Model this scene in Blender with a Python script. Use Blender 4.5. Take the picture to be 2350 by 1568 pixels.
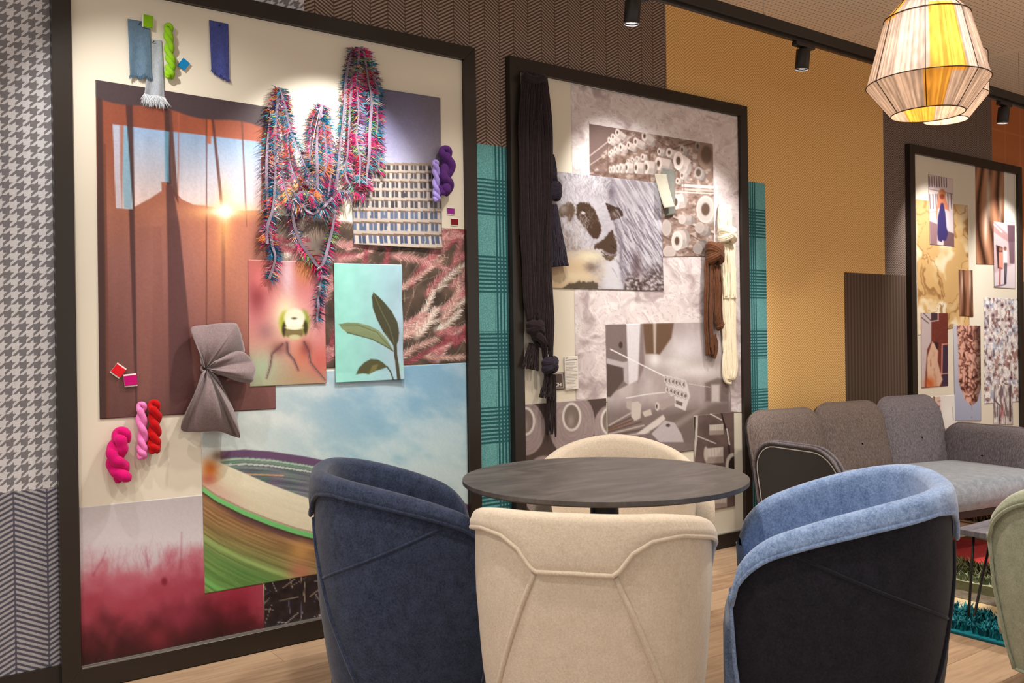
import bpy, bmesh, math, random
import numpy as np
from mathutils import Vector, Matrix

for _o in list(bpy.data.objects):
    bpy.data.objects.remove(_o, do_unlink=True)
SC = bpy.context.scene
COL = SC.collection
RNG = random.Random(7)
NR = np.random.RandomState(11)

# ------------------------------------------------------------------ camera
W0, H0 = 2350.0, 1568.0
FOC = 2050.0
TH = math.atan2(2825.0, FOC)
PITCH = math.radians(0.2)
ROLL = 0.0145
CAM = np.array([0.0, -3.385, 1.19])
_fwd = np.array([math.cos(TH) * math.cos(PITCH), math.sin(TH) * math.cos(PITCH), -math.sin(PITCH)])
_r0 = np.array([math.sin(TH), -math.cos(TH), 0.0])
_u0 = np.cross(_r0, _fwd)
_right = _r0 * math.cos(ROLL) - _u0 * math.sin(ROLL)
_up = _u0 * math.cos(ROLL) + _r0 * math.sin(ROLL)
cd = bpy.data.cameras.new('camera')
cam = bpy.data.objects.new('camera', cd)
COL.objects.link(cam)
cd.sensor_fit = 'HORIZONTAL'
cd.sensor_width = 36.0
cd.lens = 36.0 * FOC / W0
cd.clip_start = 0.05
cd.clip_end = 100
cam.matrix_world = Matrix(((_right[0], _up[0], -_fwd[0], CAM[0]), (_right[1], _up[1], -_fwd[1], CAM[1]),
                           (_right[2], _up[2], -_fwd[2], CAM[2]), (0, 0, 0, 1)))
SC.camera = cam
cd.dof.use_dof = True
cd.dof.focus_distance = 3.5
cd.dof.aperture_fstop = 8.0

SC.view_settings.view_transform = 'Standard'
SC.view_settings.look = 'None'
SC.view_settings.exposure = 0.07
SC.view_settings.gamma = 1.0
SC.view_settings.use_curve_mapping = False

# ------------------------------------------------------------------ world: the rest of the warm-lit showroom
wd = bpy.data.worlds.new('showroom_ambience')
SC.world = wd
wd.use_nodes = True
wd.node_tree.nodes['Background'].inputs[0].default_value = (1.0, 0.945, 0.88, 1)
wd.node_tree.nodes['Background'].inputs[1].default_value = 0.80

# spot energies of the track lamps and added downlights (used by their builders)
SPOT_W = 80.0
ADDED_DOWN_W = 140.0
BULB_W = 5.4

# ------------------------------------------------------------------ helpers
def ray(px, py):
    d = _fwd + _right * ((px - W0 / 2) / FOC) - _up * ((py - H0 / 2) / FOC)
    return d
def at_y(px, py, y=0.0):
    """point of the photo layout on the plane parallel to the wall at depth y"""
    d = ray(px, py); t = (y - CAM[1]) / d[1]
    return CAM + d * t
def at_z(px, py, z=0.0):
    d = ray(px, py); t = (z - CAM[2]) / d[2]
    return CAM + d * t
def to_px(P):
    v = np.asarray(P, float) - CAM
    z = v @ _fwd
    return np.stack([W0 / 2 + FOC * (v @ _right) / z, H0 / 2 - FOC * (v @ _up) / z], -1)

def srgb(*c):
    if len(c) == 1: c = c[0]
    c = np.asarray(c, float) / 255.0
    return np.where(c <= 0.04045, c / 12.92, ((c + 0.055) / 1.055) ** 2.4)
def rgba(*c):
    s = srgb(*c); return (float(s[0]), float(s[1]), float(s[2]), 1.0)

def link(o, parent=None):
    COL.objects.link(o)
    if parent is not None: o.parent = parent
    return o
def mesh_obj(name, verts, faces, mat=None, parent=None, smooth=False):
    me = bpy.data.meshes.new(name)
    me.from_pydata([tuple(map(float, v)) for v in verts], [], [tuple(map(int, f)) for f in faces])
    me.update()
    if smooth:
        me.polygons.foreach_set('use_smooth', [True] * len(me.polygons))
    o = bpy.data.objects.new(name, me)
    if mat is not None: me.materials.append(mat)
    return link(o, parent)
def bm_obj(name, bm, mat=None, parent=None, smooth=False):
    me = bpy.data.meshes.new(name); bm.to_mesh(me); bm.free()
    if smooth: me.polygons.foreach_set('use_smooth', [True] * len(me.polygons))
    if mat is not None: me.materials.append(mat)
    return link(bpy.data.objects.new(name, me), parent)
def empty(name, loc=(0, 0, 0), rz=0.0, parent=None):
    o = bpy.data.objects.new(name, None); o.empty_display_size = 0.1
    o.location = loc; o.rotation_euler = (0, 0, rz)
    return link(o, parent)
def tag(o, label=None, cat=None, group=None, kind=None):
    if label: o['label'] = label
    if cat: o['category'] = cat
    if group: o['group'] = group
    if kind: o['kind'] = kind
    return o
def copy_tree(o, parent=None):
    c = o.copy(); link(c, parent)
    for ch in list(o.children):
        copy_tree(ch, c)
    return c
def box_vf(x0, x1, y0, y1, z0, z1):
    v = [(x0, y0, z0), (x1, y0, z0), (x1, y1, z0), (x0, y1, z0), (x0, y0, z1), (x1, y0, z1), (x1, y1, z1), (x0, y1, z1)]
    f = [(0, 3, 2, 1), (4, 5, 6, 7), (0, 1, 5, 4), (1, 2, 6, 5), (2, 3, 7, 6), (3, 0, 4, 7)]
    return v, f
def box(name, x0, x1, y0, y1, z0, z1, mat, parent=None, bevel=0.0, seg=2):
    v, f = box_vf(x0, x1, y0, y1, z0, z1)
    bm = bmesh.new()
    bv = [bm.verts.new(p) for p in v]
    for q in f: bm.faces.new([bv[i] for i in q])
    if bevel > 0:
        bmesh.ops.bevel(bm, geom=list(bm.edges), offset=bevel, segments=seg, affect='EDGES', profile=0.5)
    return bm_obj(name, bm, mat, parent, smooth=False)
def tube_vf(path, rad, sides=6, closed=False, cap=True):
    P = np.asarray(path, float); n = len(P)
    R = np.full(n, rad, float) if np.isscalar(rad) else np.asarray(rad, float)
    T = np.zeros_like(P)
    if closed:
        T = np.roll(P, -1, 0) - np.roll(P, 1, 0)
    else:
        T[1:-1] = P[2:] - P[:-2]; T[0] = P[1] - P[0]; T[-1] = P[-1] - P[-2]
    T /= np.linalg.norm(T, axis=1)[:, None] + 1e-12
    a = np.array([0.0, 0.0, 1.0]) if abs(T[0][2]) < 0.9 else np.array([1.0, 0, 0])
    nrm = np.cross(T[0], a); nrm /= np.linalg.norm(nrm)
    V = []; F = []
    for i in range(n):
        nrm = nrm - T[i] * (nrm @ T[i]); nrm /= np.linalg.norm(nrm) + 1e-12
        b = np.cross(T[i], nrm)
        for k in range(sides):
            an = 2 * math.pi * k / sides
            V.append(P[i] + R[i] * (math.cos(an) * nrm + math.sin(an) * b))
    m = n if closed else n - 1
    for i in range(m):
        j = (i + 1) % n
        for k in range(sides):
            k2 = (k + 1) % sides
            F.append((i * sides + k, i * sides + k2, j * sides + k2, j * sides + k))
    if cap and not closed:
        F.append(tuple(range(sides - 1, -1, -1)))
        F.append(tuple((n - 1) * sides + k for k in range(sides)))
    return V, F
def tube(name, path, rad, mat, parent=None, sides=8, closed=False):
    v, f = tube_vf(path, rad, sides, closed)
    return mesh_obj(name, v, f, mat, parent, smooth=True)
def merge(lst):
    V = []; F = []
    for v, f in lst:
        o = len(V); V.extend(v); F.extend([tuple(i + o for i in q) for q in f])
    return V, F
def smooth_path(pts, n):
    """Catmull-Rom through pts, n samples"""
    P = np.asarray(pts, float)
    P = np.vstack([2 * P[0] - P[1], P, 2 * P[-1] - P[-2]])
    m = len(P) - 3
    out = []
    for t in np.linspace(0, m - 1e-9, n):
        i = int(t); u = t - i
        a, b, c, d = P[i], P[i + 1], P[i + 2], P[i + 3]
        out.append(0.5 * ((2 * b) + (-a + c) * u + (2 * a - 5 * b + 4 * c - d) * u * u + (-a + 3 * b - 3 * c + d) * u ** 3))
    return np.array(out)
def grid_faces(nu, nv, wrap_u=False):
    """verts index = i*nv + j"""
    F = []
    for i in range(nu if wrap_u else nu - 1):
        i2 = (i + 1) % nu
        for j in range(nv - 1):
            F.append((i * nv + j, i2 * nv + j, i2 * nv + j + 1, i * nv + j + 1))
    return F
def lathe_vf(prof, seg=32, c=(0, 0)):
    V = []
    for k in range(seg):
        a = 2 * math.pi * k / seg
        for r, z in prof: V.append((c[0] + r * math.cos(a), c[1] + r * math.sin(a), z))
    return V, grid_faces(seg, len(prof), True)

# ---------------------------------------------------------------- numpy noise
_TAB = np.random.RandomState(3).rand(256, 256)
def vnoise(x, y):
    xi = np.floor(x).astype(int); yi = np.floor(y).astype(int)
    u = x - xi; v = y - yi
    u = u * u * (3 - 2 * u); v = v * v * (3 - 2 * v)
    a = _TAB[xi & 255, yi & 255]; b = _TAB[(xi + 1) & 255, yi & 255]
    c = _TAB[xi & 255, (yi + 1) & 255]; d = _TAB[(xi + 1) & 255, (yi + 1) & 255]
    return (a * (1 - u) + b * u) * (1 - v) + (c * (1 - u) + d * u) * v
def fbm(x, y, o=4, s=0.0):
    r = 0; a = 0.5; x = x + s * 17.3; y = y + s * 9.1; t = 0
    for _ in range(o):
        r = r + a * vnoise(x, y); t += a
        x = x * 2.03 + 13.7; y = y * 2.01 + 7.9; a *= 0.5
    return r / t
def smooth(a, b, x):
    t = np.clip((x - a) / (b - a + 1e-12), 0, 1)
    return t * t * (3 - 2 * t)

# ---------------------------------------------------------------- node expression helper
class E:
    def __init__(s, nt, sock): s.nt = nt; s.k = sock
    def _m(s, op, *o):
        n = s.nt.nodes.new('ShaderNodeMath'); n.operation = op
        s.nt.links.new(s.k, n.inputs[0])
        for i, q in enumerate(o):
            if isinstance(q, E): s.nt.links.new(q.k, n.inputs[i + 1])
            else: n.inputs[i + 1].default_value = float(q)
        return E(s.nt, n.outputs[0])
    def __add__(s, o): return s._m('ADD', o)
    def __radd__(s, o): return s._m('ADD', o)
    def __sub__(s, o): return s._m('SUBTRACT', o)
    def __rsub__(s, o): return (s * -1.0) + o
    def __mul__(s, o): return s._m('MULTIPLY', o)
    def __rmul__(s, o): return s._m('MULTIPLY', o)
    def __truediv__(s, o): return s._m('DIVIDE', o)
    def frac(s): return s._m('FRACT')
    def lt(s, o): return s._m('LESS_THAN', o)
    def gt(s, o): return s._m('GREATER_THAN', o)
    def sin(s): return s._m('SINE')
    def abs(s): return s._m('ABSOLUTE')
    def pp(s, o): return s._m('PINGPONG', o)
    def max(s, o): return s._m('MAXIMUM', o)
    def min(s, o): return s._m('MINIMUM', o)
    def floor(s): return s._m('FLOOR')
    def sstep(s, a, b):
        n = s.nt.nodes.new('ShaderNodeMapRange'); n.interpolation_type = 'SMOOTHSTEP'
        s.nt.links.new(s.k, n.inputs[0]); n.inputs[1].default_value = a; n.inputs[2].default_value = b
        return E(s.nt, n.outputs[0])

class Mat:
    def __init__(s, name, rough=0.8, base=(0.5, 0.5, 0.5, 1), spec=0.3, metal=0.0):
        s.m = bpy.data.materials.new(name); s.m.use_nodes = True
        s.nt = s.m.node_tree; s.b = s.nt.nodes['Principled BSDF']
        s.b.inputs['Roughness'].default_value = rough
        s.b.inputs['Base Color'].default_value = base
        s.b.inputs['Specular IOR Level'].default_value = spec
        s.b.inputs['Metallic'].default_value = metal
        s.tc = None
    def coord(s, kind='Object'):
        if s.tc is None: s.tc = s.nt.nodes.new('ShaderNodeTexCoord')
        return s.tc.outputs[kind]
    def xyz(s):
        n = s.nt.nodes.new('ShaderNodeSeparateXYZ'); s.nt.links.new(s.coord(), n.inputs[0])
        return [E(s.nt, n.outputs[i]) for i in range(3)]
    def noise(s, scale=10, detail=3, rough=0.5, stretch=None, dist=0.0, offset=None):
        n = s.nt.nodes.new('ShaderNodeTexNoise'); n.inputs['Scale'].default_value = scale
        n.inputs['Detail'].default_value = detail; n.inputs['Roughness'].default_value = rough
        n.inputs['Distortion'].default_value = dist
        if stretch is not None:
            mp = s.nt.nodes.new('ShaderNodeMapping'); mp.inputs['Scale'].default_value = stretch
            s.nt.links.new(s.coord(), mp.inputs[0]); s.nt.links.new(mp.outputs[0], n.inputs['Vector'])
        else:
            s.nt.links.new(s.coord(), n.inputs['Vector'])
        return E(s.nt, n.outputs[0])
    def mix(s, fac, a, b, mode='MIX'):
        n = s.nt.nodes.new('ShaderNodeMix'); n.data_type = 'RGBA'; n.blend_type = mode
        if isinstance(fac, E): s.nt.links.new(fac.k, n.inputs[0])
        else: n.inputs[0].default_value = fac
        for q, i in ((a, 6), (b, 7)):
            if isinstance(q, (tuple, list)): n.inputs[i].default_value = q
            else: s.nt.links.new(q, n.inputs[i])
        return n.outputs[2]
    def color(s, sock): s.nt.links.new(sock, s.b.inputs['Base Color']); return s
    def bump(s, e, strength=0.3, dist=0.002):
        n = s.nt.nodes.new('ShaderNodeBump'); n.inputs['Strength'].default_value = strength
        n.inputs['Distance'].default_value = dist
        s.nt.links.new(e.k, n.inputs['Height']); s.nt.links.new(n.outputs[0], s.b.inputs['Normal']); return s
    def attr(s, name='col'):
        n = s.nt.nodes.new('ShaderNodeAttribute'); n.attribute_name = name
        return n.outputs['Color']
    def emit(s, col, st):
        s.b.inputs['Emission Color'].default_value = col; s.b.inputs['Emission Strength'].default_value = st; return s
# ================================================================== materials of the shell
def herringbone(name, light, dark, colw=0.083, pitch=0.0155, slope=0.55, line=0.5, duty=0.5, x0=0.0):
    M = Mat(name, 0.9, spec=0.15)
    x, y, z = M.xyz()
    nz = M.noise(55, 2)
    tri = (x - x0).pp(colw)                       # 0..colw..0
    st = ((z + tri * slope) / pitch + nz * 0.25).frac()
    band = (st - 0.5).abs().sstep(0.25 - 0.10, 0.25 + 0.10)
    edge = ((x - x0) / colw).frac()
    ed = (edge - 0.5).abs().gt(0.47)
    fine = M.noise(260, 2, stretch=(1, 1, 0.4))
    c = M.mix(band, dark, light)
    c = M.mix(ed * line, c, dark)
    c = M.mix((fine - 0.5).abs() * 1.3, c, tuple(0.6 * v for v in dark[:3]) + (1,))
    M.color(c); M.bump(band + fine, 0.25, 0.001)
    return M.m
def m_houndstooth():
    M = Mat('houndstooth_wallpaper', 0.9, spec=0.1)
    x, y, z = M.xyz()
    p = 0.0428
    a = (x + 0.008) / p; b = z / p
    warp = a.frac().gt(0.5); weft = b.frac().gt(0.5)
    top = ((a - b) * 2.0).frac().gt(0.5)
    v = top * warp + (1.0 - top) * weft
    nz = M.noise(500, 2)
    c = M.mix(v, rgba(124, 121, 125), rgba(210, 208, 212))
    c = M.mix((nz - 0.5).abs() * 1.6, c, rgba(90, 84, 84))
    M.color(c); M.bump(nz, 0.2, 0.001)
    return M.m
def m_plaid():
    M = Mat('teal_glen_check_wallpaper', 0.9, spec=0.15)
    x, y, z = M.xyz()
    nz = M.noise(240, 3, stretch=(1, 1, 1))
    # groups of fine stripes repeating in both directions
    pz = 0.35; px_ = 0.352
    gz = (z / pz).frac().lt(0.5)
    gx = ((x - 2.36 + 0.352 * 20) / px_).frac().lt(0.30)
    fz = ((z / 0.0178).frac() - 0.5).abs().sstep(0.17, 0.28)
    fx = ((x / 0.019).frac() - 0.5).abs().sstep(0.17, 0.28)
    s = (gz * fz).max(gx * fx)
    c = M.mix((nz - 0.35) * 1.6, rgba(78, 146, 150), rgba(158, 212, 210))
    c = M.mix(s * 0.85, c, rgba(20, 72, 80))
    M.color(c); M.bump(nz, 0.25, 0.001)
    return M.m
def m_ribbed():
    M = Mat('brown_ribbed_wallpaper', 0.85, spec=0.2)
    x, y, z = M.xyz()
    r = ((x / 0.035).frac() - 0.5).abs()
    nz = M.noise(300, 2)
    c = M.mix(r.sstep(0.1, 0.45), rgba(78, 62, 52), rgba(100, 82, 70))
    c = M.mix((nz - 0.5).abs(), c, rgba(50, 38, 30))
    M.color(c); M.bump(r, 0.3, 0.001)
    return M.m
def m_rust():
    M = Mat('rust_woven_wallpaper', 0.9, spec=0.15)
    x, y, z = M.xyz()
    r = ((z / 0.25).frac() - 0.5).abs().gt(0.47).max(((x / 0.25).frac() - 0.5).abs().gt(0.47))
    nz = M.noise(260, 2)
    c = M.mix((nz - 0.4) * 1.5, rgba(176, 104, 62), rgba(208, 136, 88))
    c = M.mix(r * 0.25, c, rgba(210, 150, 100))
    M.color(c); return M.m
def m_ceiling():
    M = Mat('perforated_ceiling', 0.9, rgba(214, 196, 168), spec=0.1)
    x, y, z = M.xyz()
    p = 0.030
    dx = ((x / p).frac() - 0.5) * 1.0; dy = ((y / p).frac() - 0.5)
    d = dx * dx + dy * dy
    gap = ((x / 1.2).frac()).gt(0.06) * ((y / 1.2).frac()).gt(0.06)
    hole = d.lt(0.045) * gap
    M.color(M.mix(hole, rgba(240, 228, 210), rgba(186, 168, 146)))
    M.bump(1.0 - hole, 0.3, 0.002)
    return M.m
def m_wood(name, c0, c1, c2):
    M = Mat(name, 0.38, spec=0.4)
    info = M.nt.nodes.new('ShaderNodeObjectInfo')
    rnd = E(M.nt, info.outputs['Random'])
    n1 = M.noise(5, 4, 0.6, stretch=(0.6, 7, 1), dist=0.6)
    n2 = M.noise(60, 2, 0.6, stretch=(0.35, 6, 1))
    n3 = M.noise(16, 3, 0.6, stretch=(2.2, 5, 1), dist=1.2)
    c = M.mix(n1.sstep(0.35, 0.68), c0, c1)
    c = M.mix((n2 - 0.3) * 0.6, c, c2)
    c = M.mix((n3 - 0.5).abs() * 0.5, c, c1)
    c = M.mix((rnd - 0.5) * 0.5 + 0.2, c, c2)
    M.color(c); M.bump(n2, 0.08, 0.001)
    M.nt.links.new((n1 * 0.15 + 0.32).k, M.b.inputs['Roughness'])
    return M.m
M_BLACK = Mat('satin_black_metal', 0.38, rgba(34, 28, 25), 0.45).m
M_FRAME = None
def _mframe():
    M = Mat('dark_bronze_frame', 0.33, rgba(40, 32, 27), 0.4)
    nz = M.noise(200, 2); M.bump(nz, 0.05, 0.0005); return M.m
M_FRAME = _mframe()
M_TRACK = Mat('black_track', 0.45, rgba(30, 26, 24), 0.4).m
def _mboard():
    M = Mat('cream_board', 0.55, spec=0.25)
    nz = M.noise(4, 2)
    M.color(M.mix(nz, rgba(216, 207, 189), rgba(221, 213, 197))); return M.m
M_BOARD = _mboard()

# ================================================================== shell
CEIL = 3.0
XL, XR, YF = -1.3, 9.6, -5.2
wall = tag(box('wall_back', XL, XR, 0.0, 0.12, 0, CEIL, Mat('plaster', 0.9, rgba(150, 130, 110)).m), kind='structure')
def panel(name, rects, mat):
    vs = []
    for (x0, x1, z0, z1) in rects: vs.append(box_vf(x0, x1, -0.003, 0.0, z0, z1))
    V, F = merge(vs)
    return mesh_obj(name, V, F, mat, wall)
xa = at_y(697, 5)[0]; zl = at_y(60, 1126)[2]; zp = 2.081; xc = at_y(1755, 421)[0]; xb = at_y(1527, 60)[0]
zb = at_y(1757, 990)[2]; xe = at_y(1937, 700)[0]; zr = at_y(1937, 625)[2]; xd = at_y(2027, 400)[0]; xf = at_y(2275, 300)[0]
panel('wallpaper_panel', [(XL, xa, zl, CEIL)], m_houndstooth())
panel('wallpaper_panel', [(XL, xa, 0.0, zl)], herringbone('grey_blue_herringbone', rgba(170, 166, 170), rgba(80, 80, 94), 0.099, 0.0178, 0.5, 0.9))
panel('wallpaper_panel', [(xa, xb, zp, CEIL)], herringbone('taupe_herringbone', rgba(168, 146, 132), rgba(80, 64, 56), 0.083, 0.0155, 0.6, 0.7))
panel('wallpaper_panel', [(xa, xc, 0.0, zp)], m_plaid())
panel('wallpaper_panel', [(xb, xc, zp, CEIL), (xc, xe, zb, CEIL), (xe, xd, zr, CEIL)],
      herringbone('ochre_herringbone', rgba(248, 208, 146), rgba(206, 158, 90), 0.081, 0.0168, 0.75, 0.35))
panel('wallpaper_panel', [(xc, xe, 0.0, zb)], herringbone('brown_herringbone', rgba(166, 128, 100), rgba(84, 60, 48), 0.081, 0.0168, 0.75, 0.5))
panel('wallpaper_panel', [(xe, XR, 0.0, zr)], m_ribbed())
panel('wallpaper_panel', [(xd, xf, zr, CEIL)], herringbone('umber_herringbone', rgba(146, 128, 118), rgba(84, 70, 64), 0.081, 0.0168, 0.75, 0.4))
panel('wallpaper_panel', [(xf, XR, zr, CEIL)], m_rust())
tag(box('baseboard_back', XL, XR, -0.016, -0.0032, 0, 0.098, M_BLACK), kind='structure')
tag(box('ceiling', XL, XR, YF, 0.12, CEIL, CEIL + 0.1, m_ceiling()), kind='structure')

tag(box('wall_right', XR, XR + 0.1, YF, 0.12, 0, CEIL, Mat('warm_plaster', 0.9, rgba(196, 176, 152)).m), kind='structure')
# floor: subfloor with single planks laid along the wall
floor = tag(box('floor', XL, XR, YF, 0.12, -0.06, -0.012, Mat('subfloor', 0.9, rgba(60, 45, 34)).m), kind='structure')
M_PLANK = m_wood('oak_plank', rgba(172, 142, 114), rgba(132, 102, 78), rgba(196, 168, 138))
PW, PL = 0.19, 1.85
v, f = box_vf(0, PL - 0.0012, 0, PW - 0.0012, -0.012, 0.0)
plank_me = bpy.data.meshes.new('plank'); plank_me.from_pydata(v, [], f); plank_me.materials.append(M_PLANK)
_offs = [0.0, 0.7, 1.3, 0.35, 1.05, 1.6]
ny = int(-YF / PW)
for r in range(ny):
    y0 = -0.0 - (r + 1) * PW
    x = -0.6 - _offs[r % 6]
    while x < XR - 0.05:
        o = bpy.data.objects.new('plank', plank_me); link(o, floor)
        o.location = (x, y0, 0.0)
        if x + PL > XR: o.scale = ((XR - x) / PL, 1, 1)
        x += PL

# ================================================================== picture frames with boards
FD = 0.042; BD = 0.022
def frame(name, x0, x1, z0, z1, label, bw=0.061, bb=0.075):
    e = empty(name, ((x0 + x1) / 2, 0, z0)); tag(e, label, 'picture frame', None)
    ex, ez = (x0 + x1) / 2, z0
    def bar(pts):
        # mitred bar: 4 outline points (x,z) extruded in y
        V = [(p[0] - ex, -FD, p[1] - ez) for p in pts] + [(p[0] - ex, -0.0035, p[1] - ez) for p in pts]
        F = [(0, 1, 2, 3), (7, 6, 5, 4)] + [(i, i + 4, (i + 1) % 4 + 4, (i + 1) % 4) for i in range(4)]
        bm = bmesh.new(); bv = [bm.verts.new(p) for p in V]
        for q in F: bm.faces.new([bv[i] for i in q])
        bmesh.ops.recalc_face_normals(bm, faces=bm.faces[:])
        bmesh.ops.bevel(bm, geom=bm.edges[:], offset=0.0012, segments=1, affect='EDGES')
        bm_obj('frame_bar', bm, M_FRAME, e)
    xi0, xi1, zi0, zi1 = x0 + bw, x1 - bw, z0 + bb, z1 - bw
    bar([(x0, z0), (x0, z1), (xi0, zi1), (xi0, zi0)])
    bar([(x1, z1), (x1, z0), (xi1, zi0), (xi1, zi1)])
    bar([(x0, z1), (x1, z1), (xi1, zi1), (xi0, zi1)])
    bar([(x1, z0), (x0, z0), (xi0, zi0), (xi1, zi0)])
    box('backing_board', xi0 + 0.001 - ex, xi1 - 0.001 - ex, -BD, -0.006, zi0 + 0.001 - ez, zi1 - 0.001 - ez, M_BOARD, e)
    # thin aluminium strip at the board's foot
    box('edge_strip', xi0 + 0.002 - ex, xi1 - 0.002 - ex, -FD + 0.002, -BD - 0.0002, zi0 + 0.0005 - ez, zi0 + 0.004 - ez, M_ALU, e)
    return xi0, xi1, zi0, zi1
M_ALU = Mat('aluminium_strip', 0.35, rgba(170, 168, 165), 0.5, 0.8).m
F1 = frame('poster_frame', 0.527, 2.247, 0.004, 2.50, 'large black frame on houndstooth wallpaper holding the colourful yarn and photo collage')
F2 = frame('poster_frame', 2.437, 4.117, 0.004, 2.50, 'large dark frame on taupe and ochre wallpaper holding the sheep and spool collage')
F3 = frame('poster_frame', 5.819, 7.437, 0.004, 2.487, 'large black frame above the grey sofa holding the beige fashion collage')

# ================================================================== track and spot lamps
TY, TZ = -0.63, 2.66
trk = empty('lighting_track', (3.5, TY, TZ)); tag(trk, 'black suspended lighting track running along the wall under the ceiling', 'lighting track')
box('rail', -3.3, 5.6, -0.028, 0.028, 0.0, 0.055, M_TRACK, trk, 0.003)
box('conductor_slot', -3.3, 5.6, -0.010, 0.010, -0.014, 0.0, M_BLACK, trk)
for xx in (-2.6, -0.85, 0.02, 2.6, 4.8):
    tube('suspension_wire', [(xx, 0, 0.055), (xx, 0, CEIL - TZ)], 0.0013, M_ALU, trk, 5)
    v, f = lathe_vf([(0.0, 0.056), (0.010, 0.056), (0.010, 0.068), (0.0, 0.074)], 12, (xx, 0)); mesh_obj('wire_grip', v, f, M_ALU, trk, True)
M_LENS = Mat('lamp_lens', 0.3).emit((1.0, 0.95, 0.9, 1), 14.0).m
M_RIM = Mat('lens_rim', 0.25, rgba(190, 190, 195), 0.5, 0.7).m
def spot_lamp(X, target, label, power, size=68, blend=0.72, col=(1.0, 0.965, 0.915)):
    e = empty('spot_lamp', (X, TY, TZ)); tag(e, label, 'spotlight', 'cylindrical spotlights on the track')
    # adapter box on the rail
    box('adapter', -0.075, 0.075, -0.016, 0.016, -0.036, -0.0145, M_TRACK, e, 0.003)
    d = Vector(target) - Vector((X, TY, TZ - 0.10)); d.normalize()
    q = d.to_track_quat('-Z', 'Y').to_matrix().to_4x4()
    # the head hangs almost straight down, tilted a little to the wall
    tilt = Matrix.Rotation(0.12, 4, 'X')
    hd = Matrix.Translation((0, 0, -0.034)) @ tilt
    prof = [(0.0, -0.002), (0.016, -0.002), (0.020, -0.006), (0.032, -0.010), (0.0345, -0.014), (0.0345, -0.104), (0.0325, -0.106), (0.030, -0.106), (0.0295, -0.096), (0.0, -0.096)]
    v, f = lathe_vf(prof, 28); o = mesh_obj('lamp_housing', v, f, M_TRACK, e, True); o.data.transform(hd)
    v, f = lathe_vf([(0.0305, -0.1065), (0.0345, -0.1065), (0.0335, -0.110), (0.0305, -0.110)], 28); r = mesh_obj('lens_rim', v, f, M_RIM, e, True); r.data.transform(hd)
    v, f = lathe_vf([(0.0, -0.1), (0.0285, -0.1)], 28); l = mesh_obj('lens', v, f, M_LENS, e, False); l.data.transform(hd)
    ld = bpy.data.lights.new('spot_beam', 'SPOT'); ld.energy = power; ld.color = col; ld.spot_size = math.radians(size); ld.spot_blend = blend
    ld.shadow_soft_size = 0.018
    lo = bpy.data.objects.new('spot_beam', ld); link(lo, e)
    p = hd @ Vector((0, 0, -0.125))
    lo.matrix_local = Matrix.Translation(p) @ q
    return e
spot_lamp(0.40, (1.15, 0, 1.45), 'spotlight on the track in front of the houndstooth wallpaper', SPOT_W * 0.55, 84, 0.9)
spot_lamp(1.62, (1.50, 0, 1.66), 'spotlight on the track above the fringed garland collage', SPOT_W * 1.15)
spot_lamp(2.66, (3.40, 0, 1.60), 'spotlight on the track in front of the taupe herringbone wallpaper', SPOT_W * 0.85)
spot_lamp(3.83, (3.62, 0, 1.35), 'lit spotlight on the track in front of the ochre wallpaper', SPOT_W * 0.75)
spot_lamp(5.90, (6.2, 0, 1.55), 'spotlight on the track beside the pendant lamps in front of the rust wallpaper', SPOT_W)
spot_lamp(7.1, (7.15, 0, 1.55), 'spotlight on the track above the far end of the beige fashion collage', SPOT_W)
# unseen ceiling downlights, added to give light from above
M_DL = Mat('added_downlight_glow', 0.4).emit((1.0, 0.88, 0.74, 1), 10.0).m
def downlight(x, y, label, power, size=120, tgt=None):
    e = empty('added_downlight', (x, y, CEIL)); tag(e, label, 'downlight', 'added unseen ceiling downlights')
    v, f = lathe_vf([(0.047, -0.001), (0.062, -0.001), (0.060, -0.006), (0.049, -0.006)], 28); mesh_obj('trim_ring', v, f, M_RIM, e, True)
    v, f = lathe_vf([(0.0, -0.002), (0.047, -0.002)], 28); mesh_obj('diffuser', v, f, M_DL, e)
    ld = bpy.data.lights.new('added_downlight_beam', 'SPOT'); ld.energy = power; ld.color = (1.0, 0.92, 0.82); ld.spot_size = math.radians(size); ld.spot_blend = 0.8
    ld.shadow_soft_size = 0.06
    lo = bpy.data.objects.new('added_downlight_beam', ld); link(lo, e); lo.location = (0, 0, -0.02)
    if tgt is not None:
        d = Vector(tgt) - Vector((x, y, CEIL - 0.02)); lo.rotation_euler = d.to_track_quat('-Z', 'Y').to_euler()
downlight(3.1, -1.75, 'unseen ceiling downlight added over the blue felt chair', ADDED_DOWN_W * 1.0)
downlight(0.9, -1.9, 'unseen ceiling downlight added in front of the black framed yarn collage', ADDED_DOWN_W * 0.8)
downlight(2.1, -1.0, 'unseen ceiling downlight added over the round dark table', ADDED_DOWN_W * 0.7)
downlight(4.6, -1.9, 'unseen ceiling downlight added over the patchwork rug', ADDED_DOWN_W * 1.2)
downlight(6.6, -1.9, 'unseen ceiling downlight added past the end of the patchwork rug', ADDED_DOWN_W)
downlight(-0.6, -1.6, 'unseen ceiling downlight added in front of the houndstooth wallpaper', ADDED_DOWN_W)
downlight(4.5, -3.6, 'unseen ceiling downlight added over the open floor beyond the sage chair', ADDED_DOWN_W)
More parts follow.
